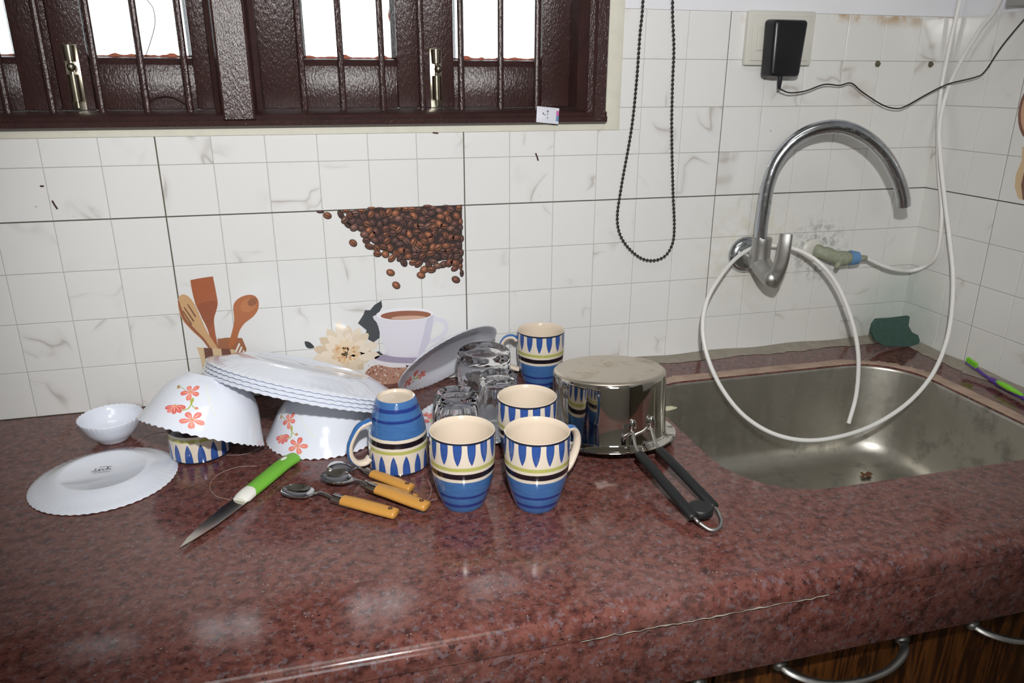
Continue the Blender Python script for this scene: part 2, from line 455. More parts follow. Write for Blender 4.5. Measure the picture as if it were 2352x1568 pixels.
def tile_face(b, x0, x1, z0, z1, tr, flip):
    """one cushion-edged square of glazed tile between x0..x1, z0..z1; tr maps (a, depth, z) to the wall"""
    if x1 - x0 < .004 or z1 - z0 < .004: return
    e = .0008; d0, d1 = .0022, 0.
    vs = [tr(x0, d0, z0), tr(x1, d0, z0), tr(x1, d0, z1), tr(x0, d0, z1),
          tr(x0 + .0002, .0004, z0 + .0002), tr(x1 - .0002, .0004, z0 + .0002), tr(x1 - .0002, .0004, z1 - .0002), tr(x0 + .0002, .0004, z1 - .0002),
          tr(x0 + e, d1, z0 + e), tr(x1 - e, d1, z0 + e), tr(x1 - e, d1, z1 - e), tr(x0 + e, d1, z1 - e)]
    fs = [(8, 9, 10, 11)]
    for i in range(4):
        j = (i + 1) % 4; fs += [(i, j, j + 4, i + 4), (i + 4, j + 4, j + 8, i + 8)]
    b.add(vs, fs)
def rects(x0, x1, z0, z1, hole):
    """the rectangle less the window hole"""
    if hole is None or x1 <= hole[0] or x0 >= hole[1] or z1 <= hole[2]: return [(x0, x1, z0, z1)]
    o = []
    if z0 < hole[2]: o.append((x0, x1, z0, hole[2]))
    if x1 > hole[1]: o.append((max(x0, hole[1]), x1, max(z0, hole[2]), z1))
    if x0 < hole[0]: o.append((x0, min(x1, hole[0]), max(z0, hole[2]), z1))
    return o
def tiling(wall, cols, seams, tr, hole):
    """cols = sorted square boundaries along the wall, seams = the ones that are joints between tiles"""
    rows = [.0] + [SEAM + k * S for k in range(-3, 5)]
    rseam = (0., SEAM, SEAM + 4 * S)
    g, gs = .0003, .0008
    bounds = [c for c in cols if c in seams]
    for a, c in zip(bounds[:-1], bounds[1:]):
        for r0, r1 in zip(rseam[:-1], rseam[1:]):
            bk = MB()
            for (x0, x1, z0, z1) in rects(a + gs, c - gs, r0 + gs, r1 - gs, hole):
                if x1 - x0 > .003 and z1 - z0 > .003:
                    vs = [tr(x, d, z) for z in (z0, z1) for d in (.0012, .004) for x in (x0, x1)]
                    bk.add(vs, [(0, 2, 3, 1), (4, 5, 7, 6), (0, 1, 5, 4), (2, 6, 7, 3), (0, 4, 6, 2), (1, 3, 7, 5)])
            if not bk.v: continue
            slab = part('wall_tile', bk, 'grout_light', wall, smooth=None)
            cc = [x for x in cols if a <= x <= c]; rr = [z for z in rows if r0 - 1e-6 <= z <= r1 + 1e-6]
            for x0, x1 in zip(cc[:-1], cc[1:]):
                for z0, z1 in zip(rr[:-1], rr[1:]):
                    gx0 = gs if x0 in seams else g; gx1 = gs if x1 in seams else g
                    gz0 = gs if z0 in rseam else g; gz1 = gs if z1 in rseam else g
                    q = MB()
                    for (p0, p1, q0, q1) in rects(x0 + gx0, x1 - gx1, z0 + gz0, z1 - gz1, hole): tile_face(q, p0, p1, q0, q1, tr, False)
                    if q.v: part('tile_square', q, 'tile', slab, smooth=12)
cols = [round(i * S, 5) for i in range(-14, 12)] + [XR + .003]
tiling(wb, cols, [cols[0], cols[2], cols[8], cols[14], cols[20], cols[-1]], lambda a, d, z: (a, d, z), (WX0, WX1, WZ0, WZ1))
yb = [-.003, .0932] + [.0215 + .0717 * j for j in range(2, 16)]
tiling(wr, yb, [yb[0], yb[2], yb[8], yb[14]], lambda a, d, z: (XR + d, -a, z), None)

# ------------------------------------------------------------------ pictures printed on the tiles
class Print(MB):
    def __init__(s, tr): super().__init__(); s.tr = tr
    def poly(s, pts, col, lay):
        tri = tessellate_polygon([[Vector((p[0], p[1], 0)) for p in pts]])
        s.add([s.tr(p[0], p[1], -.0002 - .00007 * lay) for p in pts], [tuple(t) for t in tri], 0, col)
    def ell(s, c, a, b, ang, col, lay, n=18):
        ca, sa = math.cos(ang), math.sin(ang)
        s.poly([(c[0] + a * math.cos(2 * PI * k / n) * ca - b * math.sin(2 * PI * k / n) * sa, c[1] + a * math.cos(2 * PI * k / n) * sa + b * math.sin(2 * PI * k / n) * ca) for k in range(n)], col, lay)
def sm(pts, k=4):
    P = [np.array(p, float) for p in pts]; n = len(P); o = []
    for i in range(n):
        a, b_, c, d = P[i - 1], P[i], P[(i + 1) % n], P[(i + 2) % n]
        for j in range(k):
            t = j / k; q = .5 * (2 * b_ + (c - a) * t + (2 * a - 5 * b_ + 4 * c - d) * t * t + (3 * b_ - a - 3 * c + d) * t ** 3); o.append((q[0], q[1]))
    return o
def wall_tr(u, v, y): p = atY(u, v, 0.); return (p[0], y, p[2])
def inside(p, poly):
    c = False; n = len(poly)
    for i in range(n):
        a, b = poly[i], poly[i - 1]
        if (a[1] > p[1]) != (b[1] > p[1]) and p[0] < (b[0] - a[0]) * (p[1] - a[1]) / (b[1] - a[1]) + a[0]: c = not c
    return c
def bean(pr, u, v, a, b, ang, lay, split):
    base = rnd.choice([(96, 58, 44), (112, 68, 48), (84, 54, 48), (126, 78, 54), (72, 48, 44), (104, 72, 62)])
    pr.ell((u, v), a, b, ang, tuple(int(x * .42) for x in base), lay, 14)
    pr.ell((u - .6, v - .9), a * .86, b * .82, ang, base, lay + 1, 14)
    pr.ell((u - 1.5, v - 2), a * .4, b * .36, ang, tuple(min(255, int(x * 1.35 + 12)) for x in base), lay + 2, 10)
    if split: pr.ell((u, v), a * .8, 1.1, ang + .15, (34, 20, 18), lay + 3, 10)
pr = Print(wall_tr)
field = [(778, 481), (1061, 469.5), (1063, 632), (1032, 606), (985, 622), (950, 612), (905, 598), (868, 588), (845, 566), (830, 540), (806, 520), (784, 506)]
pr.poly([(800, 484), (1061, 470), (1062, 615), (1030, 595), (985, 605), (950, 598), (905, 585), (870, 572), (850, 550), (836, 528), (812, 508)], (52, 36, 34), 0)
got = []
for _ in range(5000):
    u, v = rnd.uniform(775, 1061), rnd.uniform(470, 640)
    if not inside((u, v), field) or any((u - p[0]) ** 2 + (v - p[1]) ** 2 < 12.4 ** 2 for p in got): continue
    if u > 1052 or v < 478 - (u - 900) * .04 + 6: pass
    got.append((u, v))
for i, (u, v) in enumerate(got):
    a = min(rnd.uniform(9.5, 12), 1061.5 - u + 3, ) if u < 1056 else 6
    top = 481.5 - (u - 778) * .0425
    bb = min(rnd.uniform(7, 9), max(3.5, v - top))
    bean(pr, u, v, max(5, min(a, 1062 - u)), bb, rnd.uniform(-1.2, 1.2) if bb > 6.8 and u < 1050 else 0., 1 + (i % 3) * 4, rnd.random() < .55)
for u, v in [(752, 495), (811, 558), (897, 626), (910, 655), (967, 632), (1047, 642), (800, 508)]: bean(pr, u, v, 10.5, 8.2, rnd.uniform(.1, .9), 2, rnd.random() < .4)
bean(pr, 736, 486.5, 9, 3.5, 0, 2, False)
# cup of coffee on a saucer
pr.ell((930, 830), 78, 13, .02, (226, 222, 228), 1, 30); pr.ell((930, 823), 70, 11, .02, (158, 150, 172), 2, 30); pr.ell((935, 812), 52, 9, .02, (214, 210, 224), 3, 24)
pr.poly(sm([(985, 735), (1004, 729), (1022, 733), (1030, 747), (1026, 766), (1010, 780), (985, 790), (985, 782), (1003, 773), (1016, 762), (1020, 749), (1014, 740), (1002, 738), (986, 743)]), (220, 218, 230), 4)
pr.poly(sm([(865, 722), (868, 745), (874, 770), (882, 795), (893, 812), (905, 818), (955, 817), (970, 808), (982, 790), (990, 760), (995, 720)]), (222, 220, 230), 5)
pr.poly(sm([(960, 815), (973, 806), (984, 788), (991, 760), (995, 724), (980, 735), (973, 765), (965, 795)]), (204, 201, 218), 6)
pr.ell((930, 721), 66, 15, -.03, (238, 236, 240), 7, 30); pr.ell((932, 723.5), 58, 10.5, -.03, (150, 92, 66), 8, 30); pr.ell((938, 729), 40, 4.5, -.03, (206, 168, 144), 9, 24)
# spilt coffee powder
pr.poly(sm([(838, 862), (862, 838), (905, 844), (975, 840), (985, 846), (960, 868), (920, 890), (880, 886)]), (176, 132, 112), 0)
for _ in range(170):
    u, v = rnd.uniform(835, 990), rnd.uniform(838, 892); pr.ell((u, v), rnd.uniform(1, 3), rnd.uniform(.8, 1.8), rnd.uniform(0, 3), rnd.choice([(232, 222, 216), (128, 76, 58), (206, 176, 160)]), 1, 6)
# dark leaves and a pale daisy
pr.poly([(822, 742), (835, 722), (838, 712), (850, 712), (860, 700), (876, 690), (878, 704), (868, 722), (874, 733), (866, 745), (872, 752), (872, 775), (858, 786), (838, 775), (842, 758)], (62, 66, 70), 1)
pr.poly(sm([(700, 784), (712, 786), (722, 797), (712, 800), (703, 796)]), (48, 54, 56), 1)
pr.poly([(852, 812), (870, 806), (882, 815), (872, 826), (858, 824)], (58, 62, 64), 1)
fc = (795, 812)
for ring, (n, L, w, cset) in enumerate([(17, 76, 12, [(222, 206, 182), (230, 216, 196), (214, 194, 166)]), (15, 58, 10, [(234, 220, 200), (226, 208, 184)]), (13, 38, 7, [(224, 196, 160), (232, 212, 184)])]):
    for k in range(n):
        a = 2 * PI * (k + .5 * ring) / n + rnd.uniform(-.06, .06); l = L * rnd.uniform(.88, 1.06) * (1 if math.sin(a) < .3 else .72)
        ca, sa = math.cos(a), math.sin(a)
        pt = [(0, -w * .35), (l * .5, -w), (l * .85, -w * .8), (l, -w * .1), (l * .97, w * .3), (l * .85, w * .8), (l * .5, w), (0, w * .35)]
        pr.poly([(fc[0] + p[0] * ca - p[1] * sa, fc[1] + (p[0] * sa + p[1] * ca) * .95) for p in pt], rnd.choice(cset), 2 + ring * 2 + k % 2)
for k in range(44):
    a = rnd.uniform(0, 2 * PI); r = rnd.uniform(8, 25); pr.ell((fc[0] + r * math.cos(a), fc[1] + r * math.sin(a) * .9), 3.4, 2.2, a, rnd.choice([(222, 180, 128), (206, 156, 106), (238, 212, 172)]), 8 + k % 3, 8)
pr.ell(fc, 4, 3.6, 0, (96, 84, 50), 12, 10)
# wooden utensils in a striped holder
wd, wdl, dk = (168, 96, 58), (206, 164, 118), (112, 70, 56)
pr.poly([(500, 778), (520, 775), (556, 776), (566, 800), (562, 832), (530, 838), (500, 830)], (158, 100, 66), 1)
pr.poly(sm([(438, 648), (442, 642), (486, 635), (490, 640), (497, 675), (500, 700), (492, 730), (494, 760), (500, 800), (488, 802), (480, 765), (465, 730), (452, 705), (444, 680)]), (166, 92, 56), 3)
pr.poly(sm([(455, 702), (494, 690), (498, 705), (492, 728), (480, 755)]), (150, 82, 50), 4)
pr.poly(sm([(409, 690), (413, 679), (424, 676), (438, 685), (450, 705), (464, 735), (478, 765), (500, 800), (486, 802), (462, 778), (440, 758), (420, 735), (411, 712)]), wdl, 5)
pr.poly(sm([(409, 690), (413, 712), (422, 735), (442, 758), (464, 779), (480, 800), (486, 802), (470, 778), (448, 755), (428, 732), (417, 708), (412, 692)]), (150, 92, 62), 6)
for (x0, y0, x1, y1) in ((430, 699, 449, 727), (422, 706, 445, 738), (419, 714, 440, 745)):
    pr.poly([(x0, y0), (x0 + 2.5, y0 - 1), (x1 + 2, y1 - 1), (x1 - 1, y1 + 1)], (122, 84, 58), 7)
pr.poly(sm([(536, 702), (548, 685), (568, 677), (585, 679), (594, 692), (592, 712), (580, 728), (562, 742), (550, 760), (540, 790), (524, 796), (532, 765), (538, 735)]), (176, 104, 60), 5)
pr.ell((571, 700), 20, 15, -.6, (188, 118, 72), 6, 16); pr.ell((580, 693), 12, 9, -.6, (146, 88, 56), 7, 14)
for k in range(4): pr.poly([(537 + k * 7, 812 + k * 4), (541 + k * 7, 814 + k * 4), (552 + k * 5, 790 + k * 8), (549 + k * 5, 786 + k * 8)], (236, 230, 222), 8)
pr.poly([(452, 797), (538, 802), (548, 818), (545, 850), (460, 872), (466, 850), (462, 826)], (214, 188, 148), 9)
pr.poly([(468, 798), (487, 799), (497, 850), (476, 856)], (110, 68, 56), 10); pr.poly([(508, 800), (528, 801), (538, 835), (514, 846)], (116, 72, 58), 10)
pr.ell((503, 832), 3, 2.2, .7, (60, 44, 36), 11, 8); pr.ell((540, 823), 2, 1.6, .7, (110, 86, 60), 11, 8)
part('tile_picture', pr, 'printed', wb, smooth=None, label='glazed picture of coffee beans, cup, daisy and wooden utensils printed across the tiles')
# the same kind of picture starts on the right wall
pw = Print(lambda y, z, d: (XR + d, y, z))
pw.ell((-.202, .446), .048, .034, PI / 2 - .2, (120, 76, 60), 1, 24); pw.ell((-.2035, .446), .044, .030, PI / 2 - .2, (196, 150, 116), 2, 24)
pw.poly([(-.19, .39), (-.24, .388), (-.24, .312), (-.2165, .306), (-.203, .308), (-.192, .325), (-.189, .345), (-.194, .368)], (206, 178, 138), 1)
pw.poly([(-.203, .389), (-.24, .388), (-.24, .312), (-.212, .307), (-.203, .33)], (112, 72, 56), 2)
part('tile_picture', pw, 'printed', wr, smooth=None, label='printed wooden ladle and striped holder at the frame edge')
# small marks on the wall
for (u, v, L, a) in ((126, 470, 9, 1.2), (1233, 360, 9, 1.2), (97, 427, 3, 0), (1000, 305, 6, .1)):
    p = atY(u, v, 0); r_ = L / 1400.; b = MB()
    b.tube([(p[0] - r_ * math.cos(a), -.0006, p[2] + r_ * math.sin(a)), (p[0], -.0014, p[2]), (p[0] + r_ * math.cos(a), -.0006, p[2] - r_ * math.sin(a))], .0012, 6)
    part('dirt_mark', b, 'darkmark', wb)
for (x, z) in ((.745, .519), (.857, .519)):
    b = MB(); b.lathe([(.0, -.004), (.0062, -.004), (.0068, -.0015), (.005, .0008), (.0, .001)], 12, axis=Matrix.Translation((x, 0, z)) @ Matrix.Rotation(PI / 2, 4, 'X'))
    b.lathe([(.0, .0008), (.0028, .0008), (.0026, .005), (.0, .005)], 8, axis=Matrix.Translation((x, 0, z)) @ Matrix.Rotation(PI / 2, 4, 'X'))
    part('screw_plug', b, 'plug', wb)

# ------------------------------------------------------------------ window
win = struct(thing('window_1', '', '', (0, 0, 0)))
for k in ('label', 'category'): del win[k]
b = MB()   # cream plaster margin around the frame
b.box(.236, WX1, -.0015, .05, WZ0, WZ1, 0, .001); b.box(WX0, WX1, -.0012, .05, WZ0, .4235, 0, .001); b.box(WX0, -.905, -.0015, .05, WZ0, WZ1, 0, .001); b.box(WX0, WX1, -.0015, .05, 1.355, WZ1, 0, .001)
struct(part('trim_1', b, 'cream_plaster', smooth=30))
FX0, FX1, FZ0, FZ1 = -.905, .2365, .4235, 1.355
def extrude_profile(prof, path, closed=True):
    """prof: list of (a,b); path: list of functions mapping (a,b)->xyz"""
    b = MB(); n = len(prof); vs = [f(*p) for f in path for p in prof]; fs = []
    for i in range(len(path) - 1):
        for k in range(n): a, c = i * n + k, i * n + (k + 1) % n; fs.append((a, c, c + n, a + n))
    fs += [tuple(range(n))[::-1], tuple((len(path) - 1) * n + k for k in range(n))]
    b.add(vs, fs); return b
rail = [(-.002, 0), (-.009, .004), (-.010, .011), (-.006, .0135), (-.007, .018), (-.002, .0205), (.006, .023), (.030, .0245), (.12, .0245), (.12, 0)]   # (y, rise)
f1 = extrude_profile(rail, [lambda y, h: (FX0, y, FZ0 + h), lambda y, h: (FX1, y, FZ0 + h)]); part('frame_sill', f1, 'paint', win, 30)
f1 = extrude_profile(rail, [lambda y, h: (FX0, y, FZ1 - h), lambda y, h: (FX1, y, FZ1 - h)]); part('frame_head', f1, 'paint', win, 30)
side = [(-.002, 0), (-.0095, .004), (-.0105, .022), (-.006, .0255), (-.006, .034), (.002, .038), (.012, .046), (.03, .048), (.12, .048), (.12, 0)]
f1 = extrude_profile(side, [lambda y, h: (FX1 - h, y, FZ0 + .006), lambda y, h: (FX1 - h, y, FZ1)]); part('frame_post', f1, 'paint', win, 30)
f1 = extrude_profile(side, [lambda y, h: (FX0 + h, y, FZ0 + .006), lambda y, h: (FX0 + h, y, FZ1)]); part('frame_post', f1, 'paint', win, 30)
MX = -.331
mul = [(-.0085, -.022), (-.0105, -.019), (-.0105, .019), (-.0085, .022), (.006, .026), (.012, .033), (.03, .034), (.12, .034), (.12, -.034), (.03, -.034), (.012, -.033), (.006, -.026)]
f1 = extrude_profile(mul, [lambda y, h: (MX + h, y, FZ0 + .0135), lambda y, h: (MX + h, y, FZ1)]); part('mullion', f1, 'paint', win, 30)
for u in (18, 122, 235, 339, 437, 701, 790, 882, 972, 1061, 1150, 1232):
    p = atY(u, 250, .022); q = MB(); q.tube([(p[0], .022, .445), (p[0], .022, .9), (p[0], .022, 1.34)], .0049, 10)
    part('window_bar', q, 'paint', win)
def casement(x0, x1, p0, p1, bolt=None):
    y0, y1 = .048, .086; zb, pt = .4485, .523
    w = MB()
    w.box(x0, p0, y0, y1, zb, 1.33, 0, .0025); w.box(p1, x1, y0, y1, zb, 1.33, 0, .0025)
    fr = part('casement', w, 'paint', win, 30)
    w = MB(); w.box(p0, p1, y0 + .004, y1 - .001, zb, pt - .0112, 0, .0015); w.box(p0, p1, y0 + .004, y1, 1.26, 1.33, 0, .002); part('rail', w, 'paint', fr, 30)
    w = MB()
    w.add([(p0, y0 + .004, pt - .012), (p1, y0 + .004, pt - .012), (p1, y0 + .012, pt - .003), (p0, y0 + .012, pt - .003), (p0, y0 + .024, pt), (p1, y0 + .024, pt), (p1, y0 + .024, pt - .012), (p0, y0 + .024, pt - .012)],
          [(0, 1, 2, 3), (3, 2, 5, 4), (4, 5, 6, 7)])
    for xa, sgn in ((p0, 1), (p1, -1)):
        w.add([(xa, y0 + .004, pt), (xa + sgn * .006, y0 + .016, pt), (xa + sgn * .006, y0 + .024, pt), (xa, y0 + .004, 1.26), (xa + sgn * .006, y0 + .016, 1.26), (xa + sgn * .006, y0 + .024, 1.26)], [(0, 1, 4, 3), (1, 2, 5, 4)])
    part('glazing_bead', w, 'paint', fr, 20)
    w = MB(); w.box(p0 + .001, p1 - .001, y0 + .0245, y0 + .0275, pt - .004, 1.262); part('pane', w, 'pane', fr, None)
    w = MB(); n = 26; r_ = random.Random(int(x0 * 1e4))   # ragged old putty along the pane's lower edge and sides
    hs = [.0006 + .0042 * max(0, math.sin(i * .9 + x0 * 40) * math.sin(i * .37)) + .0012 * abs(r_.gauss(0, .6)) for i in range(n + 1)]
    def strip(pts):
        vs = []; fs = []
        for i, (a, h, vert, sg) in enumerate(pts):
            if vert: vs += [(sg, y0 + .0195, a), (sg + h, y0 + .023, a)]
            else: vs += [(a, y0 + .0195, pt - .002), (a, y0 + .023, pt + h)]
        for i in range(len(pts) - 1): fs.append((2 * i, 2 * i + 2, 2 * i + 3, 2 * i + 1))
        w.add(vs, fs)
    strip([(p0 + (p1 - p0) * i / n, hs[i], False, 0) for i in range(n + 1)])
    strip([(pt + .4 * i / n, .002 + .0045 * abs(math.sin(i * .7 + x0 * 9) * math.sin(i * .23)) + .0008 * abs(r_.gauss(0, 1)), True, p0) for i in range(n + 1)])
    strip([(pt + .4 * i / n, -.002 - .0045 * abs(math.sin(i * .8 + x0 * 5) * math.sin(i * .29)) - .0008 * abs(r_.gauss(0, 1)), True, p1) for i in range(n + 1)])
    o = part('putty', w, 'putty', fr, None)
    return fr
c1 = casement(-.862, -.5737, -.765, -.622); c2 = casement(-.5735, -.362, -.53, -.392)
c3 = casement(-.302, -.0581, -.236, -.094); c4 = casement(-.0579, .19, -.004, .141)
def tower_bolt(x, label):
    t = thing('tower_bolt', label, 'bolt', (x, .048, .449), 'tower bolts on the casements')
    b = MB(); b.box(-.0095, .0095, -.0015, -.0001, .0, .088, 0, .0004); part('back_plate', b, 'bolt', t)
    b = MB(); b.tube([(0, -.006, .003), (0, -.006, .08)], .0028, 10); part('rod', b, 'bolt', t)
    b = MB(); b.tube([(0, -.006, .012), (0, -.006, .048)], [.0068, .0072], 14); part('barrel', b, 'bolt', t)
    b = MB(); b.tube([(0, -.006, .0665), (0, -.006, .087)], [.0072, .0078], 14); part('barrel', b, 'bolt', t)
    b = MB(); b.tube([(0, -.006, .058), (.001, -.012, .058)], .002, 8); b.ball((.0015, -.0145, .058), .0058, 12, 8); part('knob', b, 'bolt', t)
    return t
tower_bolt(-.0335, 'nickel tower bolt on the right-hand pair of casements, beside the third bright pane')
tower_bolt(-.551, 'nickel tower bolt on the left-hand pair of casements, in the shade near the left edge')
b = MB(); b.tube(spline([tuple(atY(u, v, .04)) for u, v in ((338, 0), (352, 20), (356, 55), (346, 95), (334, 130))], 5), .0006, 5)
b.v = [(x, .045, z) if False else (x, y, z) for (x, y, z) in b.v]
tag(part('thread', b, 'darkmark'), 'thin curly thread hanging in front of the second bright pane', 'thread')
b = MB(); b.tube(spline([tuple(atY(u, v, .044)) for u, v in ((345, 232), (365, 222), (395, 222), (420, 234), (434, 242))], 5), .0016, 6)
b.ball(tuple(atY(433, 240, .044)), .0034, 8, 6)
tag(part('stay_hook', b, 'paint'), 'small dark window stay hook low on the second casement', 'hook')

# sachet lying against the sill
sx = MB(); W, H = .037, .0245
grid = [[(W * (i / 8 - .5), .0022 * math.sin(PI * i / 8) * math.sin(PI * j / 6), H * (j / 6 - .5)) for i in range(9)] for j in range(7)]
for j in range(6):
    for i in range(8):
        col = (214, 216, 226)
        if i == 7 and 1 <= j <= 4: col = (196, 96, 160) if j >= 3 else (96, 140, 180)
        q = [grid[j][i], grid[j][i + 1], grid[j + 1][i + 1], grid[j + 1][i]]
        sx.add([(a, -c, d) for a, c, d in q], [(0, 1, 2, 3)], 0, col)
        sx.add([(a, c * .2 + .0004, d) for a, c, d in q], [(3, 2, 1, 0)], 0, (190, 190, 200))
mk = Print(lambda a, d, y: (a, -.0026 + y, d))
for (x, z, a_, b_, c_) in ((-.0085, .0015, .0009, .0018, (66, 66, 84)), (-.0055, -.0002, .0018, .0007, (120, 120, 140)), (-.0012, .0055, .0016, .0013, (84, 92, 112)), (-.001, .0015, .0009, .002, (150, 140, 165)), (-.0012, -.0042, .0012, .0022, (158, 158, 166))):
    mk.ell((x, z), a_, b_, 0, c_, 1, 10)
t = thing('sachet', 'small white printed foil sachet propped on the window sill rail at right', 'sachet',
          mat=Matrix.Translation((.1335, -.0145, .4385)) @ Matrix.Rotation(.1, 4, 'Y') @ Matrix.Rotation(-.18, 4, 'X'))
part('pouch', sx, 'paper', t, 60); part('printed_marks', mk, 'paper', t, None)

# ------------------------------------------------------------------ worktop with the sink cut-out
def rrect(x0, x1, y0, y1, r, n=8):
    rr = r if isinstance(r, (list, tuple)) else [r] * 4      # BL BR TR TL
    o = []
    for (cx, cy, a0, q) in ((x0 + rr[0], y0 + rr[0], PI, rr[0]), (x1 - rr[1], y0 + rr[1], 1.5 * PI, rr[1]), (x1 - rr[2], y1 - rr[2], 0, rr[2]), (x0 + rr[3], y1 - rr[3], .5 * PI, rr[3])):
        for k in range(n + 1): a = a0 + .5 * PI * k / n; o.append((cx + q * math.cos(a), cy + q * math.sin(a)))
    return o
SK = (.264, .782, -.49, -.112); SR = [.11, .07, .1, .09]
hole = rrect(*SK, SR)
YF = -.622
outer = [(RX0, YF), (XR - .0005, YF), (XR - .0005, -.0005), (RX0, -.0005)]
b = MB()
loops = [[Vector((p[0], p[1], 0)) for p in outer], [Vector((p[0], p[1], 0)) for p in hole]]
allp = outer + hole; tri = tessellate_polygon(loops)
b.add([(p[0], p[1], 0) for p in allp], [tuple(t) for t in tri]); b.add([(p[0], p[1], -.026) for p in allp], [tuple(t) for t in tri])
n = len(hole)
b.add([(p[0], p[1], z) for z in (0, -.026) for p in hole], [(i, (i + 1) % n, (i + 1) % n + n, i + n) for i in range(n)])
b.add([(p[0], p[1], z) for z in (0, -.026) for p in outer], [(i, (i + 1) % 4, (i + 1) % 4 + 4, i + 4) for i in (1, 2, 3)])
nose = [(YF, 0)] + [(YF - .022 * math.sin(a), -.018 + .018 * math.cos(a)) for a in (PI * .5 * k / 6 for k in range(1, 7))] + [(YF - .022, -.026), (YF, -.026)]
for (p, q) in zip(nose[:-1], nose[1:]): b.add([(RX0, *p), (XR - .0005, *p), (XR - .0005, *q), (RX0, *q)], [(0, 1, 2, 3)])
wt = part('worktop', b, 'granite', smooth=40); tag(wt, 'polished red granite worktop with rounded front edge and sink cut-out', 'worktop')
b = MB(); b.box(RX0, XR - .0005, -.6425, -.6175, -.108, -.0262, 0, .002); part('front_apron', b, 'granite', wt, 30)
b = MB(); r_ = random.Random(3)    # dried scum along the joint of apron and slab
for x0, x1 in ((-.02, .26),):
    pts = [(x0 + (x1 - x0) * i / 40, -.6448 - .0004 * r_.random(), -.026 + .0006 * r_.gauss(0, 1)) for i in range(41)]
    b.tube(pts, [.0002 + .0006 * abs(r_.gauss(0, .6)) for _ in pts], 5)
part('joint_line', b, 'cement', wt)
# cement fillet along wall behind the sink, sealant round the bowl
b = MB(); r_ = random.Random(5); n = 60
def fillet(pt, wd):
    vs = []; fs = []
    for i in range(n + 1):
        f = i / n; w = wd * (1 + .16 * math.sin(f * 31 + 1) * math.sin(f * 11) + .05 * r_.gauss(0, 1)); h = .007 * (1 + .2 * math.sin(f * 23)); vs += [pt(f, .0003, h), pt(f, w * .45, h * .6), pt(f, w, .0006)]
    for i in range(n):
        for k in (0, 1): fs.append((3 * i + k, 3 * i + k + 1, 3 * i + k + 4, 3 * i + k + 3))
    b.add(vs, fs)
fillet(lambda f, d, h: (.26 + f * (XR - .26 - .001), -d, h), .028); fillet(lambda f, d, h: (XR - .0015 - d, -f * .58, h), .03)
struct(part('trim_2', b, 'cement', smooth=60))
def seal_ring(idx, w0, w1):
    b = MB(); vs = []; fs = []; r_ = random.Random(9); cx, cy = .52, -.3
    fine = []
    for i, j in zip(idx[:-1], idx[1:]):
        for k in range(6): fine.append((hole[i][0] + (hole[j][0] - hole[i][0]) * k / 6, hole[i][1] + (hole[j][1] - hole[i][1]) * k / 6))
    m = len(fine); w = w0
    for i, p in enumerate(fine):
        a, c = fine[max(i - 1, 0)], fine[min(i + 1, m - 1)]; tx, ty = c[0] - a[0], c[1] - a[1]; l = math.hypot(tx, ty) or 1; nx, ny = ty / l, -tx / l
        e = min(1, i / 6, (m - 1 - i) / 6); w = (w0 + (w1 - w0) * i / m) * (1 + .25 * math.sin(i * .19) * math.sin(i * .07 + 1) + .08 * r_.gauss(0, 1)) * max(e, .1)
        vs += [(p[0] - nx * .001, p[1] - ny * .001, .0002), (p[0] + nx * .001, p[1] + ny * .001, .0011), (p[0] + nx * w, p[1] + ny * w, .0002)]
    for i in range(m - 1):
        for k in (0, 1): fs.append((3 * i + k, 3 * i + k + 1, 3 * i + k + 4, 3 * i + k + 3))
    b.add(vs, fs); return b
# sink bowl
t = thing('kitchen_sink', 'brushed steel undermount sink bowl set into red granite', 'sink', ((SK[0] + SK[1]) / 2, (SK[2] + SK[3]) / 2, 0))
b = MB(); rings = []
prof = [(.0002, -.0035), (.0012, -.0042), (.0018, -.008), (.006, -.06), (.012, -.12), (.016, -.146), (.022, -.160), (.034, -.170), (.055, -.174), (.09, -.176)]
for (ins, z) in prof:
    rr = [max(.02, q - ins * .6) for q in SR]
    rings.append([(p[0], p[1], z) for p in rrect(SK[0] + ins, SK[1] - ins, SK[2] + ins, SK[3] - ins, rr)])
n = len(rings[0]); vs = [p for g in rings for p in g]; fs = []
for i in range(len(rings) - 1):
    for k in range(n): a, c = i * n + k, i * n + (k + 1) % n; fs.append((a, c, c + n, a + n))
vs.append((.523, -.30, -.178)); fs += [(len(rings) * n - n + k, len(rings) * n - n + (k + 1) % n, len(vs) - 1) for k in range(n)]
b.add(vs, fs); part('bowl', b, 'sink', t, 50, world=True)
b = MB(); b.lathe([(0, .001), (.03, .001), (.036, .0035), (.042, .004), (.045, .001)], 28, axis=Matrix.Translation((.523, -.33, -.1775))); part('drain', b, 'drain', t, 40, world=True)
N9 = 9
part('sealant', seal_ring(list(range(N9, len(hole))) , .023, .02), 'sealant', t, 60, world=True)
b = MB(); p = atZ(1995, 1088, -.17)
for _ in range(9):
    a = rnd.uniform(0, PI); q = (p[0] + rnd.gauss(0, .007), p[1] + rnd.gauss(0, .004), -.1725)
    b.tube([(q[0] - .006 * math.cos(a), q[1] - .006 * math.sin(a), q[2]), (q[0], q[1], q[2] + .003), (q[0] + .006 * math.cos(a), q[1] + .006 * math.sin(a), q[2])], .0016, 6)
tag(part('food_scrap', b, 'brown'), 'brown scrap of food on the bottom of the steel sink', 'scrap')
p = atZ(1546, 936, .002); b = MB(); b.ball((.266, p[1] - .004, .0036), .0085, 16, 8, (3.1, .85, .36))
b.ball((.28, p[1] - .004, .0056), .004, 10, 6, (1.6, .8, .4)); tag(part('pale_scrap', b, 'scrap', smooth=50), 'small pale flat scrap jutting over the sink edge behind the saucepan', 'scrap')

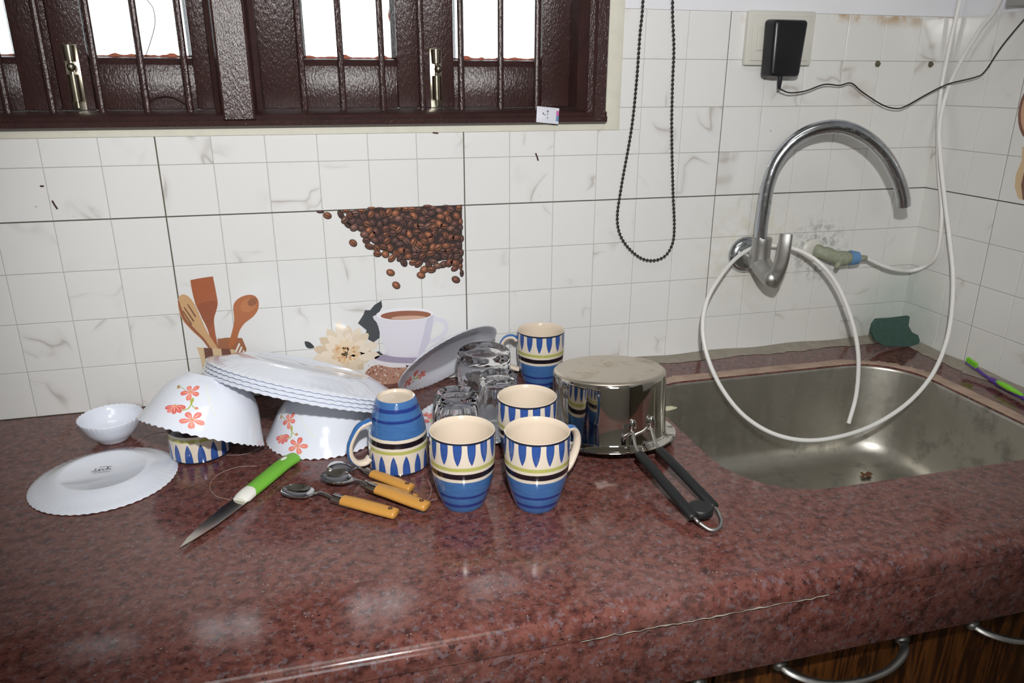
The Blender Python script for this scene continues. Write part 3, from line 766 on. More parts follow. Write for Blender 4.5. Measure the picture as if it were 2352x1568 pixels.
# ------------------------------------------------------------------ cabinet below
t = thing('base_cabinet', 'streaked wood laminate base cabinet under the granite worktop', 'cabinet', (0, -.3, FZ))
b = MB(); b.box(RX0 + .02, XR - .002, -.585, -.02, FZ + .001, -.2, 0); b.box(RX0 + .02, XR - .002, -.585, -.56, -.2, -.027, 0); part('carcass', b, 'zebra', t, None, world=True)
for x0 in (-.65, -.38, -.11, .16, .43):
    x1 = x0 + .267
    b = MB(); b.box(x0, x1, -.605, -.5855, -.32, -.1085, 0, .002); d = part('drawer_front', b, 'zebra', t, 30, world=True)
    b = MB(); hx0, hx1 = x0 + .078, x0 + .245; hz = -.142
    pts = spline([(hx0, -.606, hz), (hx0 + .008, -.626, hz - .003), (hx0 + .04, -.641, hz - .01), ((hx0 + hx1) / 2, -.646, hz - .012), (hx1 - .04, -.641, hz - .01), (hx1 - .008, -.626, hz - .003), (hx1, -.606, hz)], 4)
    m = len(pts); b.tube(pts, [.0065 - .0022 * math.sin(PI * i / (m - 1)) for i in range(m)], 8, flat=[.005 - .002 * math.sin(PI * i / (m - 1)) for i in range(m)])
    for hx in (hx0, hx1): b.ball((hx, -.612, hz), .009, 10, 6, (1.1, .8, .8))
    part('handle', b, 'dullchrome', d, 50, world=True)
b = MB(); b.box(x1 + .003, XR - .003, -.605, -.5855, -.32, -.1085, 0, .002); part('drawer_front', b, 'zebra', t, 30, world=True)

# ------------------------------------------------------------------ mugs
MUGP = [(0, .0035), (.021, .0035), (.0225, .0005), (.0248, .0), (.0262, .002), (.0285, .0085), (.0318, .019), (.0350, .031), (.0376, .044), (.0392, .057), (.0398, .07), (.0398, .085), (.0396, .0965), (.0393, .0986), (.0384, .099),
        (.0372, .098), (.0368, .09), (.0368, .07), (.0358, .052), (.0325, .033), (.027, .016), (.018, .008), (0, .0065)]
mm = [2, 2, 2] + [0] * 10 + [1] * 9 ; mm[12] = 0; mm[0] = 2
def make_mug():
    b = MB(); b.lathe(MUGP, 56, mi=[{0: 0, 1: 1, 2: 1}[q] for q in mm] ); me = b.mesh('body', ['mugpaint', 'cream'], 50)
    # handle: a strap, cream inside, blue outside
    b = MB(); path = spline([(.0403, 0, .0805), (.047, 0, .086), (.058, 0, .084), (.0655, 0, .073), (.066, 0, .058), (.060, 0, .044), (.051, 0, .033), (.0365, 0, .028)], 5)
    n = 12; m = len(path); vs = []; fs = []; mi = []
    for i, p in enumerate(path):
        a, c = path[max(i - 1, 0)], path[min(i + 1, m - 1)]; tx, tz = c[0] - a[0], c[2] - a[2]; l = math.hypot(tx, tz); nx, nz = tz / l, -tx / l   # outward normal
        nx, nz = -nx, -nz
        wd = .0075 - .0018 * math.sin(PI * i / (m - 1)); th = .0042
        for k in range(n):
            q = 2 * PI * k / n; vs.append((p[0] + nx * th * math.sin(q), wd * math.cos(q), p[2] + nz * th * math.sin(q)))
    for i in range(m - 1):
        for k in range(n):
            a, c = i * n + k, i * n + (k + 1) % n; b.add([vs[a], vs[c], vs[c + n], vs[a + n]], [(0, 1, 2, 3)], 1 if math.sin(2 * PI * (k + .5) / n) > .55 else 0)
    hm = b.mesh('handle', ['cream', 'mugblue'], 60)
    return me, hm
mbody, mhandle = make_mug()
GM = 'blue striped mugs on the worktop'
def mug(label, mat):
    t = thing('mug', label, 'mug', group=GM, mat=mat); link('body', mbody, t); link('handle', mhandle, t); return t
def stand(x, y, spin, z=.0003): return Matrix.Translation((x, y, z)) @ Matrix.Rotation(spin, 4, 'Z')
FLIP = Matrix.Translation((0, 0, .0993)) @ Matrix.Rotation(PI, 4, 'X')
mug('blue striped mug standing upright at front, its handle hidden behind, next to spoon handles', stand(-.0883, -.4052, 1.65))
mug('blue striped mug standing upright at front with its handle to the right, before the saucepan', stand(-.0022, -.4298, .42))
mug('upright blue striped mug half hidden behind the two front mugs, left of the saucepan', stand(.0141, -.3275, 1.2))
mug('upright blue striped mug farthest back near the tiled wall, handle to the left', stand(.112, -.066, PI - .25))
mug('upside-down blue striped mug with cream base on top and its handle to the left', stand(-.1536, -.2861, PI + .25) @ FLIP)
mug('upside-down blue striped mug propping up the tilted flowered bowl', stand(-.4173, -.1838, .9) @ FLIP)

# ------------------------------------------------------------------ opal glassware
def plate_mesh(R, n, H):
    k = R / .0875
    top = [(0, .0029), (.054, .0029), (.06, .0044), (.066, .0078), (.072, .0108), (.079, .0138), (.084, .0155), (.0868, .0162), (.0875, .0157)]
    bot = [(.0866, .0146), (.079, .0118), (.072, .0085), (.066, .005), (.06, .0022), (.056, .0006), (.052, 0), (.0495, .0002), (.0485, .0016), (0, .0017)]
    pr_ = [(r * k, z * H) for r, z in top + bot]
    def mod(t, i, r, z):
        w = smooth01((r / R - .74) / .26); c = math.cos(n * t); c = c - .35 * (1 - abs(c))
        return r * (1 + .0038 * c * w), z + .0003 * c * w * k
    b = MB(); b.lathe(pr_, n * 5, mod); return b.mesh('dish', 'opal', 60)
PS = plate_mesh(.0875, 56, .82); PL = plate_mesh(.14, 72, 1.3); P90 = plate_mesh(.0905, 56, 1.)
BOWL = [(0, .0), (.034, .0), (.0375, .0008), (.0395, .003), (.047, .0085), (.055, .0165), (.062, .027), (.068, .040), (.0735, .054), (.079, .067), (.0825, .0735), (.083, .0745)]
BIN = [(.0818, .0748), (.0803, .0738), (.0765, .066), (.071, .054), (.0655, .041), (.0595, .0285), (.052, .018), (.044, .0105), (.036, .0042), (0, .0036)]
def bowl_mod(R, n, z0):
    def mod(t, i, r, z):
        w = smooth01((r / R - .83) / .17); c = math.cos(n * t); c = c - .35 * (1 - abs(c))
        return r * (1 + .0058 * c * w), z + .0008 * c * w
    return mod
b = MB(); b.lathe(BOWL + BIN, 48 * 6, bowl_mod(.083, 48, .06)); BM = b.mesh('dish', 'opal', 60)
sb = [(0, 0), (.019, 0), (.021, .001), (.0225, .004), (.028, .009), (.0345, .0165), (.038, .0235), (.0392, .0262), (.0398, .027), (.042, .034), (.0428, .0362), (.0424, .0368),
      (.0415, .036), (.0388, .0285), (.0375, .024), (.0335, .016), (.027, .009), (.018, .0048), (0, .0042)]
b = MB(); b.lathe(sb, 36 * 6, lambda t, i, r, z: (r * (1 + .008 * math.cos(36 * t) * smooth01((r / .0428 - .88) / .12)), z + .0004 * math.cos(36 * t) * smooth01((r / .0428 - .88) / .12))); SBM = b.mesh('dish', 'opal', 60)

FL = [(0, .0), (-.0145, -.021), (.007, -.040)]
def flower_shapes():
    """(colour, polygon, layer) in metres, x across, y up the picture"""
    o = []; r_ = random.Random(2)
    def curve(pts, w, c, l):
        P = spline([(p[0], p[1], 0) for p in pts], 4)
        for p, q in zip(P[:-1], P[1:]):
            d = np.array([-(q - p)[1], (q - p)[0]]); d = d / (np.linalg.norm(d) + 1e-9) * w
            o.append((c, [p[:2] - d, q[:2] - d, q[:2] + d, p[:2] + d], l))
    curve([(-.021, .009), (-.012, .005), (-.004, -.001)], .0004, (176, 178, 84), 0)
    curve([(-.006, -.028), (.001, -.025), (.004, -.018), (.0035, -.012)], .0007, (170, 186, 70), 0)
    curve([(.003, -.016), (.007, -.022), (.009, -.023)], .0005, (170, 186, 70), 0)
    curve([(.02, .012), (.024, -.01), (.032, -.035)], .0004, (236, 236, 206), 0)
    o.append(((176, 178, 70), [(.002, -.012), (.005, -.008), (.0065, -.012), (.005, -.018), (.003, -.017)], 1))
    for (x, y, c) in ((.0105, -.0235, (206, 140, 90)), (-.022, .009, (176, 160, 80)), (-.0205, .0065, (190, 140, 90))):
        o.append((c, [(x + .0024 * math.cos(a), y + .002 * math.sin(a)) for a in (2 * PI * k / 8 for k in range(8))], 1))
    for fi, (cx, cy) in enumerate(FL):
        n, a0, sp = (5, .9, 2 * PI / 5) if fi != 1 else (5, -.1 - 2.6, .62)
        for k in range(n):
            a = a0 + sp * k; L = .0128 * r_.uniform(.9, 1.08); w = .0034 if fi != 1 else .0028
            pt = [(.001, -.0007), (L * .55, -w), (L * .85, -w * .95), (L, -w * .25), (L * .96, w * .35), (L * .85, w * .95), (L * .55, w), (.001, .0007)]
            ca, sa = math.cos(a), math.sin(a)
            o.append((r_.choice([(232, 122, 112), (236, 136, 124), (224, 106, 100)]), [(cx + p[0] * ca - p[1] * sa, cy + p[0] * sa + p[1] * ca) for p in pt], 2 + k % 2))
            pt = [(.001, -.0005), (L * .5, -w * .22), (L * .9, 0), (L * .5, w * .22), (.001, .0005)]
            o.append(((246, 176, 150), [(cx + p[0] * ca - p[1] * sa, cy + p[0] * sa + p[1] * ca) for p in pt], 4))
        o.append(((216, 150, 60), [(cx + .0012 * math.cos(a), cy + .0012 * math.sin(a)) for a in (2 * PI * k / 8 for k in range(8))], 5))
    return o
FS = flower_shapes()
def prof_at(prof, s):
    """point and outward normal at arc length s along a profile"""
    for (a, c) in zip(prof[:-1], prof[1:]):
        l = math.hypot(c[0] - a[0], c[1] - a[1])
        if s <= l or c == prof[-1]: f = s / l; return a[0] + (c[0] - a[0]) * f, a[1] + (c[1] - a[1]) * f, (c[1] - a[1]) / l, -(c[0] - a[0]) / l
        s -= l
def plen(prof): return sum(math.hypot(c[0] - a[0], c[1] - a[1]) for a, c in zip(prof[:-1], prof[1:]))
def locate(prof, mat, u, v, smin):
    best = None; L = plen(prof)
    for i in range(25):
        s = smin + (L - smin) * i / 25
        r, z, nr, nz = prof_at(prof, s)
        for k in range(180):
            th = 2 * PI * k / 180; p = mat @ Vector((r * math.cos(th), r * math.sin(th), z)); nn = mat.to_3x3() @ Vector((nr * math.cos(th), nr * math.sin(th), nz))
            if nn.dot(Vector(CAM) - p) < 0: continue
            q = proj(p); e = (q[0] - u) ** 2 + (q[1] - v) ** 2
            if best is None or e < best[0]: best = (e, s, th)
    return best[1], best[2]
def decal(prof, s0, th0, ang, size=1., lift=.0003, flip=1., shapes=None):
    b = MB(); ca, sa = math.cos(ang), math.sin(ang)
    for c, poly, lay in (shapes or FS):
        m = len(poly); vs = []
        cx = sum(p[0] for p in poly) / m; cy = sum(p[1] for p in poly) / m
        for (x, y) in list(poly) + [(cx, cy)]:
            x, y = x * size * flip, y * size; a, d = x * ca - y * sa, x * sa + y * ca
            r0 = prof_at(prof, s0)[0]; r, z, nr, nz = prof_at(prof, s0 + d); th = th0 + a / max(r0, .02)
            h = lift + lay * .00005; r += nr * h; z += nz * h
            vs.append((r * math.cos(th), r * math.sin(th), z))
        b.add(vs, [(i, (i + 1) % m, m) for i in range(m)], 0, c)
    return b
def dish(name, label, cat, me, mat, group=None, lab=None):
    t = thing(name, label, cat, group=group, mat=mat); link('dish', me, t); return t
def inverted(c, n, H, spin=0.):
    n = Vector(n).normalized(); o = Vector(c) + n * H; return pose(-n, o, spin)
n1 = (.3814, .4032, 1.); GB = 'flowered bowls upside down'
m1 = inverted((-.4079, -.2104, .0432), n1, .0745)
bw1 = dish('serving_bowl', 'white bowl with pink flowers, tilted upside down over a striped mug', 'bowl', BM, m1, GB)
m2 = inverted((-.2485, -.1668, .0012), (0, 0, 1), .0745 * .84)
BOWL2 = [(q, z * .84) for q, z in BOWL]; b = MB(); b.lathe(BOWL2 + [(q, z * .84) for q, z in BIN], 48 * 6, bowl_mod(.083, 48, .06)); BM2 = b.mesh('dish', 'opal', 60)
bw2 = dish('serving_bowl', 'white bowl with pink flowers, upside down flat on the worktop under the plates', 'bowl', BM2, m2, GB)
for bw, mt, pf, (u, v), (u2, v2) in ((bw1, m1, BOWL, (437, 901), (442, 964)), (bw2, m2, BOWL2, (666, 964), (682, 1024))):
    s0, t0 = locate(pf, mt, u, v, .045); s1, t1 = locate(pf, mt, u2, v2, .045)
    r0 = prof_at(pf, s0)[0]; dx, dy = (t1 - t0) * r0, s1 - s0       # where the third flower lies
    # picture x runs with -theta on an upside-down dish seen from outside
    L2 = math.hypot(dx, dy); a2 = math.atan2(dy, dx); sgn = 1.
    a1 = math.atan2(FL[2][1], FL[2][0]); size = L2 / math.hypot(*FL[2])
    part('flower_print', decal(pf, s0, t0, a2 - math.atan2(FL[2][1], FL[2][0] * sgn), size, flip=sgn), 'decal', bw, None, label='pink five-petalled flowers with yellow-green stems')
dish('small_bowl', 'small plain white bowl standing upright by the tiled wall at left', 'bowl', SBM, Matrix.Translation((-.5435, -.1105, .0003)))
# plates
GP = 'stacked dinner plates'
npl = Vector((.3157, .2615, 1.)).normalized(); c0 = Vector((-.2721, -.1550, .0675))
HP = .0162 * 1.3
pk = ['lowest', 'second from the bottom', 'third from the bottom', 'topmost']
for k in range(4):
    o_ = c0 + npl * (.0050 * k) + Vector((0, .0028, -.0007)) * k
    dish('dinner_plate', 'large white fluted plate upside down, %s in the leaning stack' % pk[k], 'plate', PL, inverted(o_, npl, HP, .03 * k), GP)
t = dish('side_plate', 'white fluted plate lying face down alone at the left, dark maker mark on its base', 'plate', PS, inverted((-.5286, -.2345, .0008), (0, 0, 1), .0133))
lg = []
def stroke(pts, w): 
    P = spline([(p[0], p[1], 0) for p in pts], 3)
    for p, q in zip(P[:-1], P[1:]):
        d = np.array([-(q - p)[1], (q - p)[0]]); d = d / (np.linalg.norm(d) + 1e-9) * w; lg.append([p[:2] - d, q[:2] - d, q[:2] + d, p[:2] + d])
stroke([(-.0125, -.004), (-.0095, -.001), (-.0088, .004)], .0006); stroke([(-.0095, -.001), (-.006, -.003), (-.004, .0015), (-.0035, -.0032)], .0006)
stroke([(-.0035, -.003), (0, .001), (.001, -.003), (.0045, .001)], .0005); stroke([(.005, -.003), (.0055, .004), (.006, .0005), (.009, -.0005), (.0095, -.003)], .0006)
stroke([(-.006, .0055), (0, .006), (.010, .0045)], .0004); stroke([(-.009, -.0058), (.002, -.0066), (.01, -.0058)], .0003)
mk = MB(); inv = world_of(t).inverted(); p0 = atZ(236, 1077, .0144)
for pg in lg: mk.add([inv @ Vector((p0[0] + p[0], p0[1] + p[1] * 1.2, .01445)) for p in pg], [(0, 1, 2, 3)], 0, (112, 116, 120))
part('maker_mark', mk, 'decal', t, None)
INNER = [(.054 * 1.034, .0029), (.06 * 1.034, .0044), (.066 * 1.034, .0078), (.072 * 1.034, .0108), (.079 * 1.034, .0138), (.084 * 1.034, .0155), (.0868 * 1.034, .0162)]
def inner_loc(mat, u, v, k=1.):
    best = None
    for i in range(20):
        s = plen(INNER) * i / 20; r, z, nr, nz = prof_at(INNER, s)
        for q in range(240):
            th = 2 * PI * q / 240; e = proj(mat @ Vector((r * k * math.cos(th), r * k * math.sin(th), z)))
            e = (e[0] - u) ** 2 + (e[1] - v) ** 2
            if best is None or e < best[0]: best = (e, s, th)
    return best[1], best[2]
# side plate leaning face down against the big tumbler
nl = Vector((.38, -.646, -.69)).normalized(); cl = Vector((-.0484, -.0864, .0678))
ml = pose(nl, cl - nl * .0162)
t = dish('side_plate', 'white flower-rimmed plate on edge, leaning over against the rippled tumbler', 'plate', P90, ml)
s0, t0 = inner_loc(ml, 968, 858); part('flower_print', decal([(r, z) for r, z in INNER], s0, t0, -1.9, .8, lift=-.0012, flip=-1), 'decal', t, None)
mf = Matrix.Translation((-.03, -.2, .0004))
t = dish('side_plate', 'white flower-rimmed plate lying face up under the three tumblers', 'plate', PS, mf)
s0, t0 = inner_loc(mf, 985, 955, .967); part('flower_print', decal([(r * .967, z) for r, z in INNER], s0, t0, 1.2, .7, lift=-.0010, flip=-1), 'decal', t, None)

# ------------------------------------------------------------------ tumblers, upside down
def tumbler(name, label, x, y, rb, rr, h, n, mat, z0, group):
    t = thing(name, label, 'glass', (x, y, z0), group)
    out = [(0, h - .0035), (rb * .62, h - .003), (rb * .74, h - .0006), (rb * .86, h), (rb * .97, h - .003), (rb, h - .008), (rb + (rr - rb) * .35, h * .62), (rb + (rr - rb) * .72, h * .3), (rr, .004), (rr - .0006, .0008),
           (rr - .0016, 0), (rr - .0026, .001), (rr - .0032, .006), (rb + (rr - rb) * .7 - .0042, h * .3), (rb + (rr - rb) * .35 - .0046, h * .62), (rb - .0065, h - .021), (rb * .7, h - .0155), (0, h - .014)]
    def mod(tt, i, r, z):
        if n and 3 <= i <= 7:
            a = (tt % (2 * PI / n)) - PI / n; f = math.cos(PI / n) / math.cos(a); w = smooth01((z / h - .18) / .3)
            r = r * (1 - w + w * f * 1.025)
        return r, z
    b = MB(); b.lathe(out, 60, mod); part('glass_body', b, mat, t, 25 if n else 45)
    return t
GT = 'tumblers upside down'
tumbler('tumbler', 'faceted clear tumbler upside down at left, just behind the front mug', -.0645, -.2385, .0318, .0335, .069, 10, 'glass', .0062, GT)
tumbler('tumbler', 'faceted clear tumbler upside down in front of the rippled one, beside a mug rim', -.0025, -.233, .0275, .0325, .0885, 10, 'glass', .0062, GT)
tumbler('tumbler', 'widest tumbler, of rippled glass, upside down under the leaning plate', -.006, -.1575, .0405, .0395, .1005, 0, 'iceglass', .0062, GT)

# ------------------------------------------------------------------ saucepan
npot = Vector((0, .1092, 1.)).normalized(); cp = Vector((.1505, -.2840, .0138)); HPt = .0919
mp = pose(-npot, cp + npot * HPt)
t = thing('saucepan', 'polished steel saucepan upside down with twin-rod black handle', 'saucepan', mat=mp)
prof = [(0, .0006), (.05, .0003), (.072, .0), (.0765, .0009), (.0792, .0035), (.0801, .008), (.0803, .03), (.0803, .06), (.0803, .086), (.0812, .0885), (.085, .0905), (.0925, .0915), (.0949, .0924), (.0952, .0934), (.0945, .0942),
        (.0915, .0934), (.084, .0922), (.0794, .0895), (.0789, .085), (.0789, .03), (.0787, .009), (.076, .0035), (.07, .0018), (0, .002)]
b = MB(); b.lathe(prof, 72, mi=[1, 1, 1, 1] + [0] * 19); part('pan_body', b, ['pot', 'potbase'], t, 40)
A = [np.array((.1525, -.359, .049)), np.array((.1815, -.3555, .049))]
st = [atZ(1468, 1041, .035), atZ(1515, 1032, .035)]; en = [atZ(1594, 1188, .013), atZ(1641, 1164, .013)]
b = MB()
w1 = spline([A[0], .7 * A[0] + .3 * st[0] + np.array((0, 0, -.004)), st[0], .5 * (st[0] + en[0]), en[0], atZ(1606, 1200, .009), atZ(1628, 1215, .005), atZ(1646, 1216, .004), atZ(1656, 1205, .005), atZ(1655, 1190, .007), en[1], .5 * (st[1] + en[1]), st[1], .7 * A[1] + .3 * st[1] + np.array((0, 0, -.004)), A[1]], 5)
b.tube(w1, .0023, 8); part('handle_rod', b, 'dullchrome', t, 60, world=True)
for k in (0, 1):
    b = MB(); d = st[k] - A[k]
    b.ball((A[k][0], A[k][1] - .0012, A[k][2] + .003), .0066, 12, 8, (.9, .62, 1.8)); part('handle_lug', b, 'spoon', t, 60, world=True)
    b = MB(); b.tube([st[k] + (en[k] - st[k]) * f for f in (-.01, 0, .02, .5, .98, 1, 1.01)], [.003, .006, .0068, .0069, .0069, .0062, .004], 12, flat=[.003, .0042, .0048, .0049, .0049, .0042, .003]); part('grip_sleeve', b, 'blackrubber', t, 60, world=True)
mid = (en[0] + en[1]) / 2 + np.array((-.002, .006, .0))
b = MB(); b.lathe([(0, -.0048), (.0135, -.0048), (.015, -.003), (.015, .003), (.0135, .0048), (0, .0048)], 24, axis=Matrix.Translation(Vector(mid))); part('grip_bridge', b, 'blackrubber', t, 40, world=True)

# ------------------------------------------------------------------ cutlery
def along(tip, tail, z=0., pitch=0., roll=0.):
    """local +x runs tip -> tail"""
    d = Vector((tail[0] - tip[0], tail[1] - tip[1], 0)); a = math.atan2(d.y, d.x)
    return Matrix.Translation((tip[0], tip[1], z)) @ Matrix.Rotation(a, 4, 'Z') @ Matrix.Rotation(pitch, 4, 'Y') @ Matrix.Rotation(roll, 4, 'X')
def make_spoon(k, label, mat, up=1):
    t = thing('spoon', label, 'spoon', group='amber-handled spoons', mat=mat)
    b = MB(); L, W, D = .046 * k, .0165 * k, .0078 * k; nx, ny = 14, 10; top = []; vs = []; fs = []
    def sp(i, j, off):
        s = i / nx; x = L * s; wd = W * math.sqrt(max(0, 1 - (2 * s - 1) ** 2)) * (1.08 - .25 * s) if 0 < i < nx else .0007
        wd = max(wd, .0022 if i > nx - 2 else .0007); f = 2 * j / ny - 1
        z = .0085 * k - D * (1 - f * f) * math.sin(PI * min(1, s * 1.02)) ** .7 - (.0 if s > .0 else 0)
        return (x, wd * f, (z + off))
    for off in (0., -.0009):
        for i in range(nx + 1):
            for j in range(ny + 1): vs.append(sp(i, j, off))
    q = (nx + 1) * (ny + 1)
    for i in range(nx):
        for j in range(ny):
            a = i * (ny + 1) + j; fs += [(a, a + 1, a + ny + 2, a + ny + 1), (a + q, a + ny + 1 + q, a + ny + 2 + q, a + 1 + q)]
    for i in range(nx):
        for j in (0, ny): a = i * (ny + 1) + j; fs.append((a, a + ny + 1, a + ny + 1 + q, a + q))
    for i in (0, nx):
        for j in range(ny): a = i * (ny + 1) + j; fs.append((a, a + 1, a + 1 + q, a + q))
    if up < 0: vs = [(x, y, .0092 * k - z) for x, y, z in vs]
    b.add(vs, fs)
    zn = .0080 * k if up > 0 else .0016
    nk = [(L - .001, 0, zn), (L + .006 * k, 0, zn + .004 * (1 if up > 0 else 1)), (L + .014 * k, 0, .0125 * k), (.068 * k, 0, .0105 * k), (.078 * k, 0, .0085 * k)]
    b.tube(spline(nk, 3), [.0026 * k] * 13, 8, flat=[.0011 * k] * 13); part('spoon_bowl', b, 'spoon', t, 60)
    b = MB(); b.tube([(.074 * k, 0, .0096 * k), (.088 * k, 0, .0082 * k)], 0.0075 * k, 12, flat=.0054 * k); part('ferrule', b, 'spoon', t, 50)
    b = MB(); hp = spline([(.0875 * k, 0, .0090 * k), (.105 * k, 0, .0088 * k), (.13 * k, 0, .0077 * k), (.155 * k, 0, .0064 * k), (.1615 * k, 0, .0062 * k)], 4); m = len(hp)
    b.tube(hp, [.0082 * k + .0014 * k * math.sin(PI * min(1, i / (m - 1))) for i in range(m - 1)] + [.0068 * k], 14, flat=[.0058 * k] * (m - 2) + [.0052 * k, .0034 * k])
    h = part('spoon_handle', b, 'amber', t, 50)
    b = MB(); b.lathe([(.0009, .0004), (.0026, .0002), (.0029, .0007), (.0022, .0009), (.0009, .0004)], 14, axis=Matrix.Translation((.153 * k, 0, .0065 * k + .0053 * k))); part('hanging_hole', b, 'darkmark', h, 50)
    return t
make_spoon(1., 'amber-handled spoon nearest the front, bowl pointing to the green knife', along((-.3036, -.329), (-.1713, -.4233), .0003))
make_spoon(1., 'amber-handled spoon with its bowl lying over another, handle end farthest right', along((-.254, -.3125), (-.134, -.4231), .0055, .008))
make_spoon(.87, 'amber-handled teaspoon nested in the middle, handle between two others', along((-.2535, -.3035), (-.1445, -.3937), .0003))
make_spoon(.87, 'amber-handled teaspoon lying bowl down beside the upside-down mug', along((-.2455, -.267), (-.1477, -.3658), .0003), -1)

tip, tail = (-.4109, -.4308), (-.2885, -.2457); Lk = math.hypot(tail[0] - tip[0], tail[1] - tip[1])
t = thing('paring_knife', 'paring knife with lime green handle and white bolster', 'knife', mat=along(tip, tail, .0003))
b = MB(); bl = [(0, 0), (.02, .0058), (.05, .0098), (.08, .0112), (.112, .0112), (.112, -.0102), (.08, -.0095), (.05, -.0082), (.02, -.004)]
b.prism(bl, Matrix.Translation((0, 0, .0045)), .0013); part('blade', b, 'blade', t, 20)
hp = spline([(.118, 0, .0075), (.135, 0, .0078), (.165, .001, .008), (.195, .002, .0078), (.215, .001, .0068), (.222, 0, .006)], 4); m = len(hp)
b = MB(); b.tube(hp, [.0108 + .0012 * math.sin(3.5 * i / m) for i in range(m - 2)] + [.0095, .005], 16, flat=[.0068] * (m - 2) + [.006, .0032]); h = part('handle', b, 'lime', t, 60)
b = MB(); b.tube([(.103, 0, .0062), (.108, 0, .0066), (.118, 0, .0076), (.1245, 0, .0079)], [.0096, .0112, .0114, .0104], 16, flat=[.004, .0062, .0071, .0070]); part('bolster', b, 'limewhite', t, 60)
b = MB(); b.ball((.2, .0035, .0132), .0055, 14, 8, (1.25, .62, .42)); part('inlay', b, 'limewhite', h, 60)

# ------------------------------------------------------------------ tap
t = thing('sink_tap', 'chrome wall-mounted swan-neck tap with lever over the sink', 'tap', (.52, 0, .188))
AX = Matrix.Translation((.52, 0, .19)) @ Matrix.Rotation(PI / 2, 4, 'X')      # local z -> -y
b = MB(); b.lathe([(0, .0005), (.031, .0005), (.0335, .002), (.0325, .007), (.027, .012), (.023, .0135), (.0, .0135)], 36, axis=AX); part('wall_flange', b, 'chrome', t, 40, world=True)
b = MB(); b.tube(spline([(.52, -.010, .190), (.52, -.035, .190), (.519, -.055, .186), (.5165, -.08, .176), (.515, -.098, .170)], 4), [.0155] * 5 + [.017] * 4 + [.018, .018, .0175, .0172, .017, .0168, .016, .015][:8], 20)
b.ball((.515, -.099, .1695), .0152, 16, 10); part('tap_body', b, 'dullchrome', t, 60, world=True)
b = MB(); sx_ = .517; b.tube([(sx_, -.056, .178), (sx_, -.056, .222), (sx_, -.056, .226), (sx_, -.056, .232)], [.017, .0165, .0172, .0165], 20); part('spout_socket', b, 'dullchrome', t, 40, world=True)
b = MB(); sp = []
for (u, v) in ((1746, 556), (1749, 520), (1756, 470), (1765, 420), (1785, 368), (1822, 324), (1872, 297), (1930, 291), (1985, 312), (2032, 355), (2062, 410), (2074, 450), (2076, 473)):
    sp.append(tuple(atY(u, v, -.056 - .064 * (u - 1746) / 330)))
sp = spline(sp, 5); b.tube(sp, .0112, 20, caps=False)
e = sp[-1]; b.tube([e, e + (e - sp[-3]) / np.linalg.norm(e - sp[-3]) * .001, sp[-3]], [.0112, .0095, .0093], 20, caps=False); part('spout', b, 'chrome', t, 60, world=True)
b = MB(); lv = spline([(.5155, -.0995, .160), tuple(atY(1784, 628, -.110)), tuple(atY(1796, 598, -.116)), tuple(atY(1802, 565, -.118)), tuple(atY(1806, 537, -.117))], 5); m = len(lv)
b.tube(lv, [.0125, .0128, .0128, .0126, .0124] + [.012 - .002 * i / m for i in range(m - 5)], 16, flat=[.010, .0095, .009, .008, .007] + [.0058 - .003 * i / m for i in range(m - 5)], up=(-.55, -.8, .2)); part('lever', b, 'dullchrome', t, 60, world=True)

# ------------------------------------------------------------------ wall valve and tubes
t = thing('wall_valve', 'corroded wall valve with blue cap right of the tap', 'valve', (.66, 0, .19))
AV = Matrix.Translation((.662, 0, .190)) @ Matrix.Rotation(PI / 2, 4, 'X')
b = MB(); b.lathe([(0, .0003), (.021, .0003), (.022, .003), (.019, .006), (.014, .0075), (0, .0075)], 24, axis=AV); part('flange', b, 'outlet', t, 40, world=True)
v0, v1, v2, v3 = [np.array(q) for q in ((.664, -.008, .190), (.675, -.022, .188), tuple(atY(1925, 592, -.034)), tuple(atY(1950, 592, -.036)))]
b = MB(); b.tube(spline([v0, v1, v2, v3], 4), [.0125, .0135, .013, .0115, .0125, .0135, .0125, .0118, .013, .0138, .0138, .013, .012], 12, flat=None); b.tube([v2 + np.array((0, -.006, -.004)), v2 + np.array((-.01, -.011, -.017))], [.006, .004], 8); part('valve_body', b, 'valve', t, 50, world=True)
v4 = np.array(atY(1970, 592, -.038))
b = MB(); b.tube([v3, v3 + (v4 - v3) * .2, v4], [.0135, .0142, .0118], 14); part('blue_cap', b, 'bluecap', t, 40, world=True, label='blue plastic cap')
v5 = np.array(atY(1990, 592, -.040)); b = MB(); b.tube([v4, v5], [.0058, .0045], 10); part('nozzle', b, 'valve', t, 40, world=True)
HR = .0037
def wallpt(u, v):
    p = atY(u, v, -.03); return tuple(p) if p[0] < .884 else tuple(atX(u, v, .884))
b = MB(); ha = [v5, tuple(atY(2018, 606, -.042)), tuple(atY(2052, 618, -.044)), wallpt(2088, 622), wallpt(2122, 613), wallpt(2146, 594), wallpt(2158, 560), wallpt(2163, 480), wallpt(2157, 400), wallpt(2155, 320), tuple(atX(2160, 220, .884)), tuple(atX(2178, 120, .884)), tuple(atX(2205, 0, .884)), (.884, -.018, .72), (.884, -.02, .95)]
b.tube(spline(ha, 6), HR, 10); tag(part('water_tube', b, 'hose', smooth=60), 'white water tube rising from the valve up the wall corner', 'tube')
b = MB(); hb = [(.884, -.112, .95), (.884, -.112, .72)] + [tuple(atX(u, v, x)) for u, v, x in ((2298, 0, .884), (2250, 70, .884), (2205, 145, .884), (2174, 215, .883), (2158, 290, .873), (2160, 360, .868), (2168, 440, .865), (2180, 540, .861), (2189, 630, .855))]
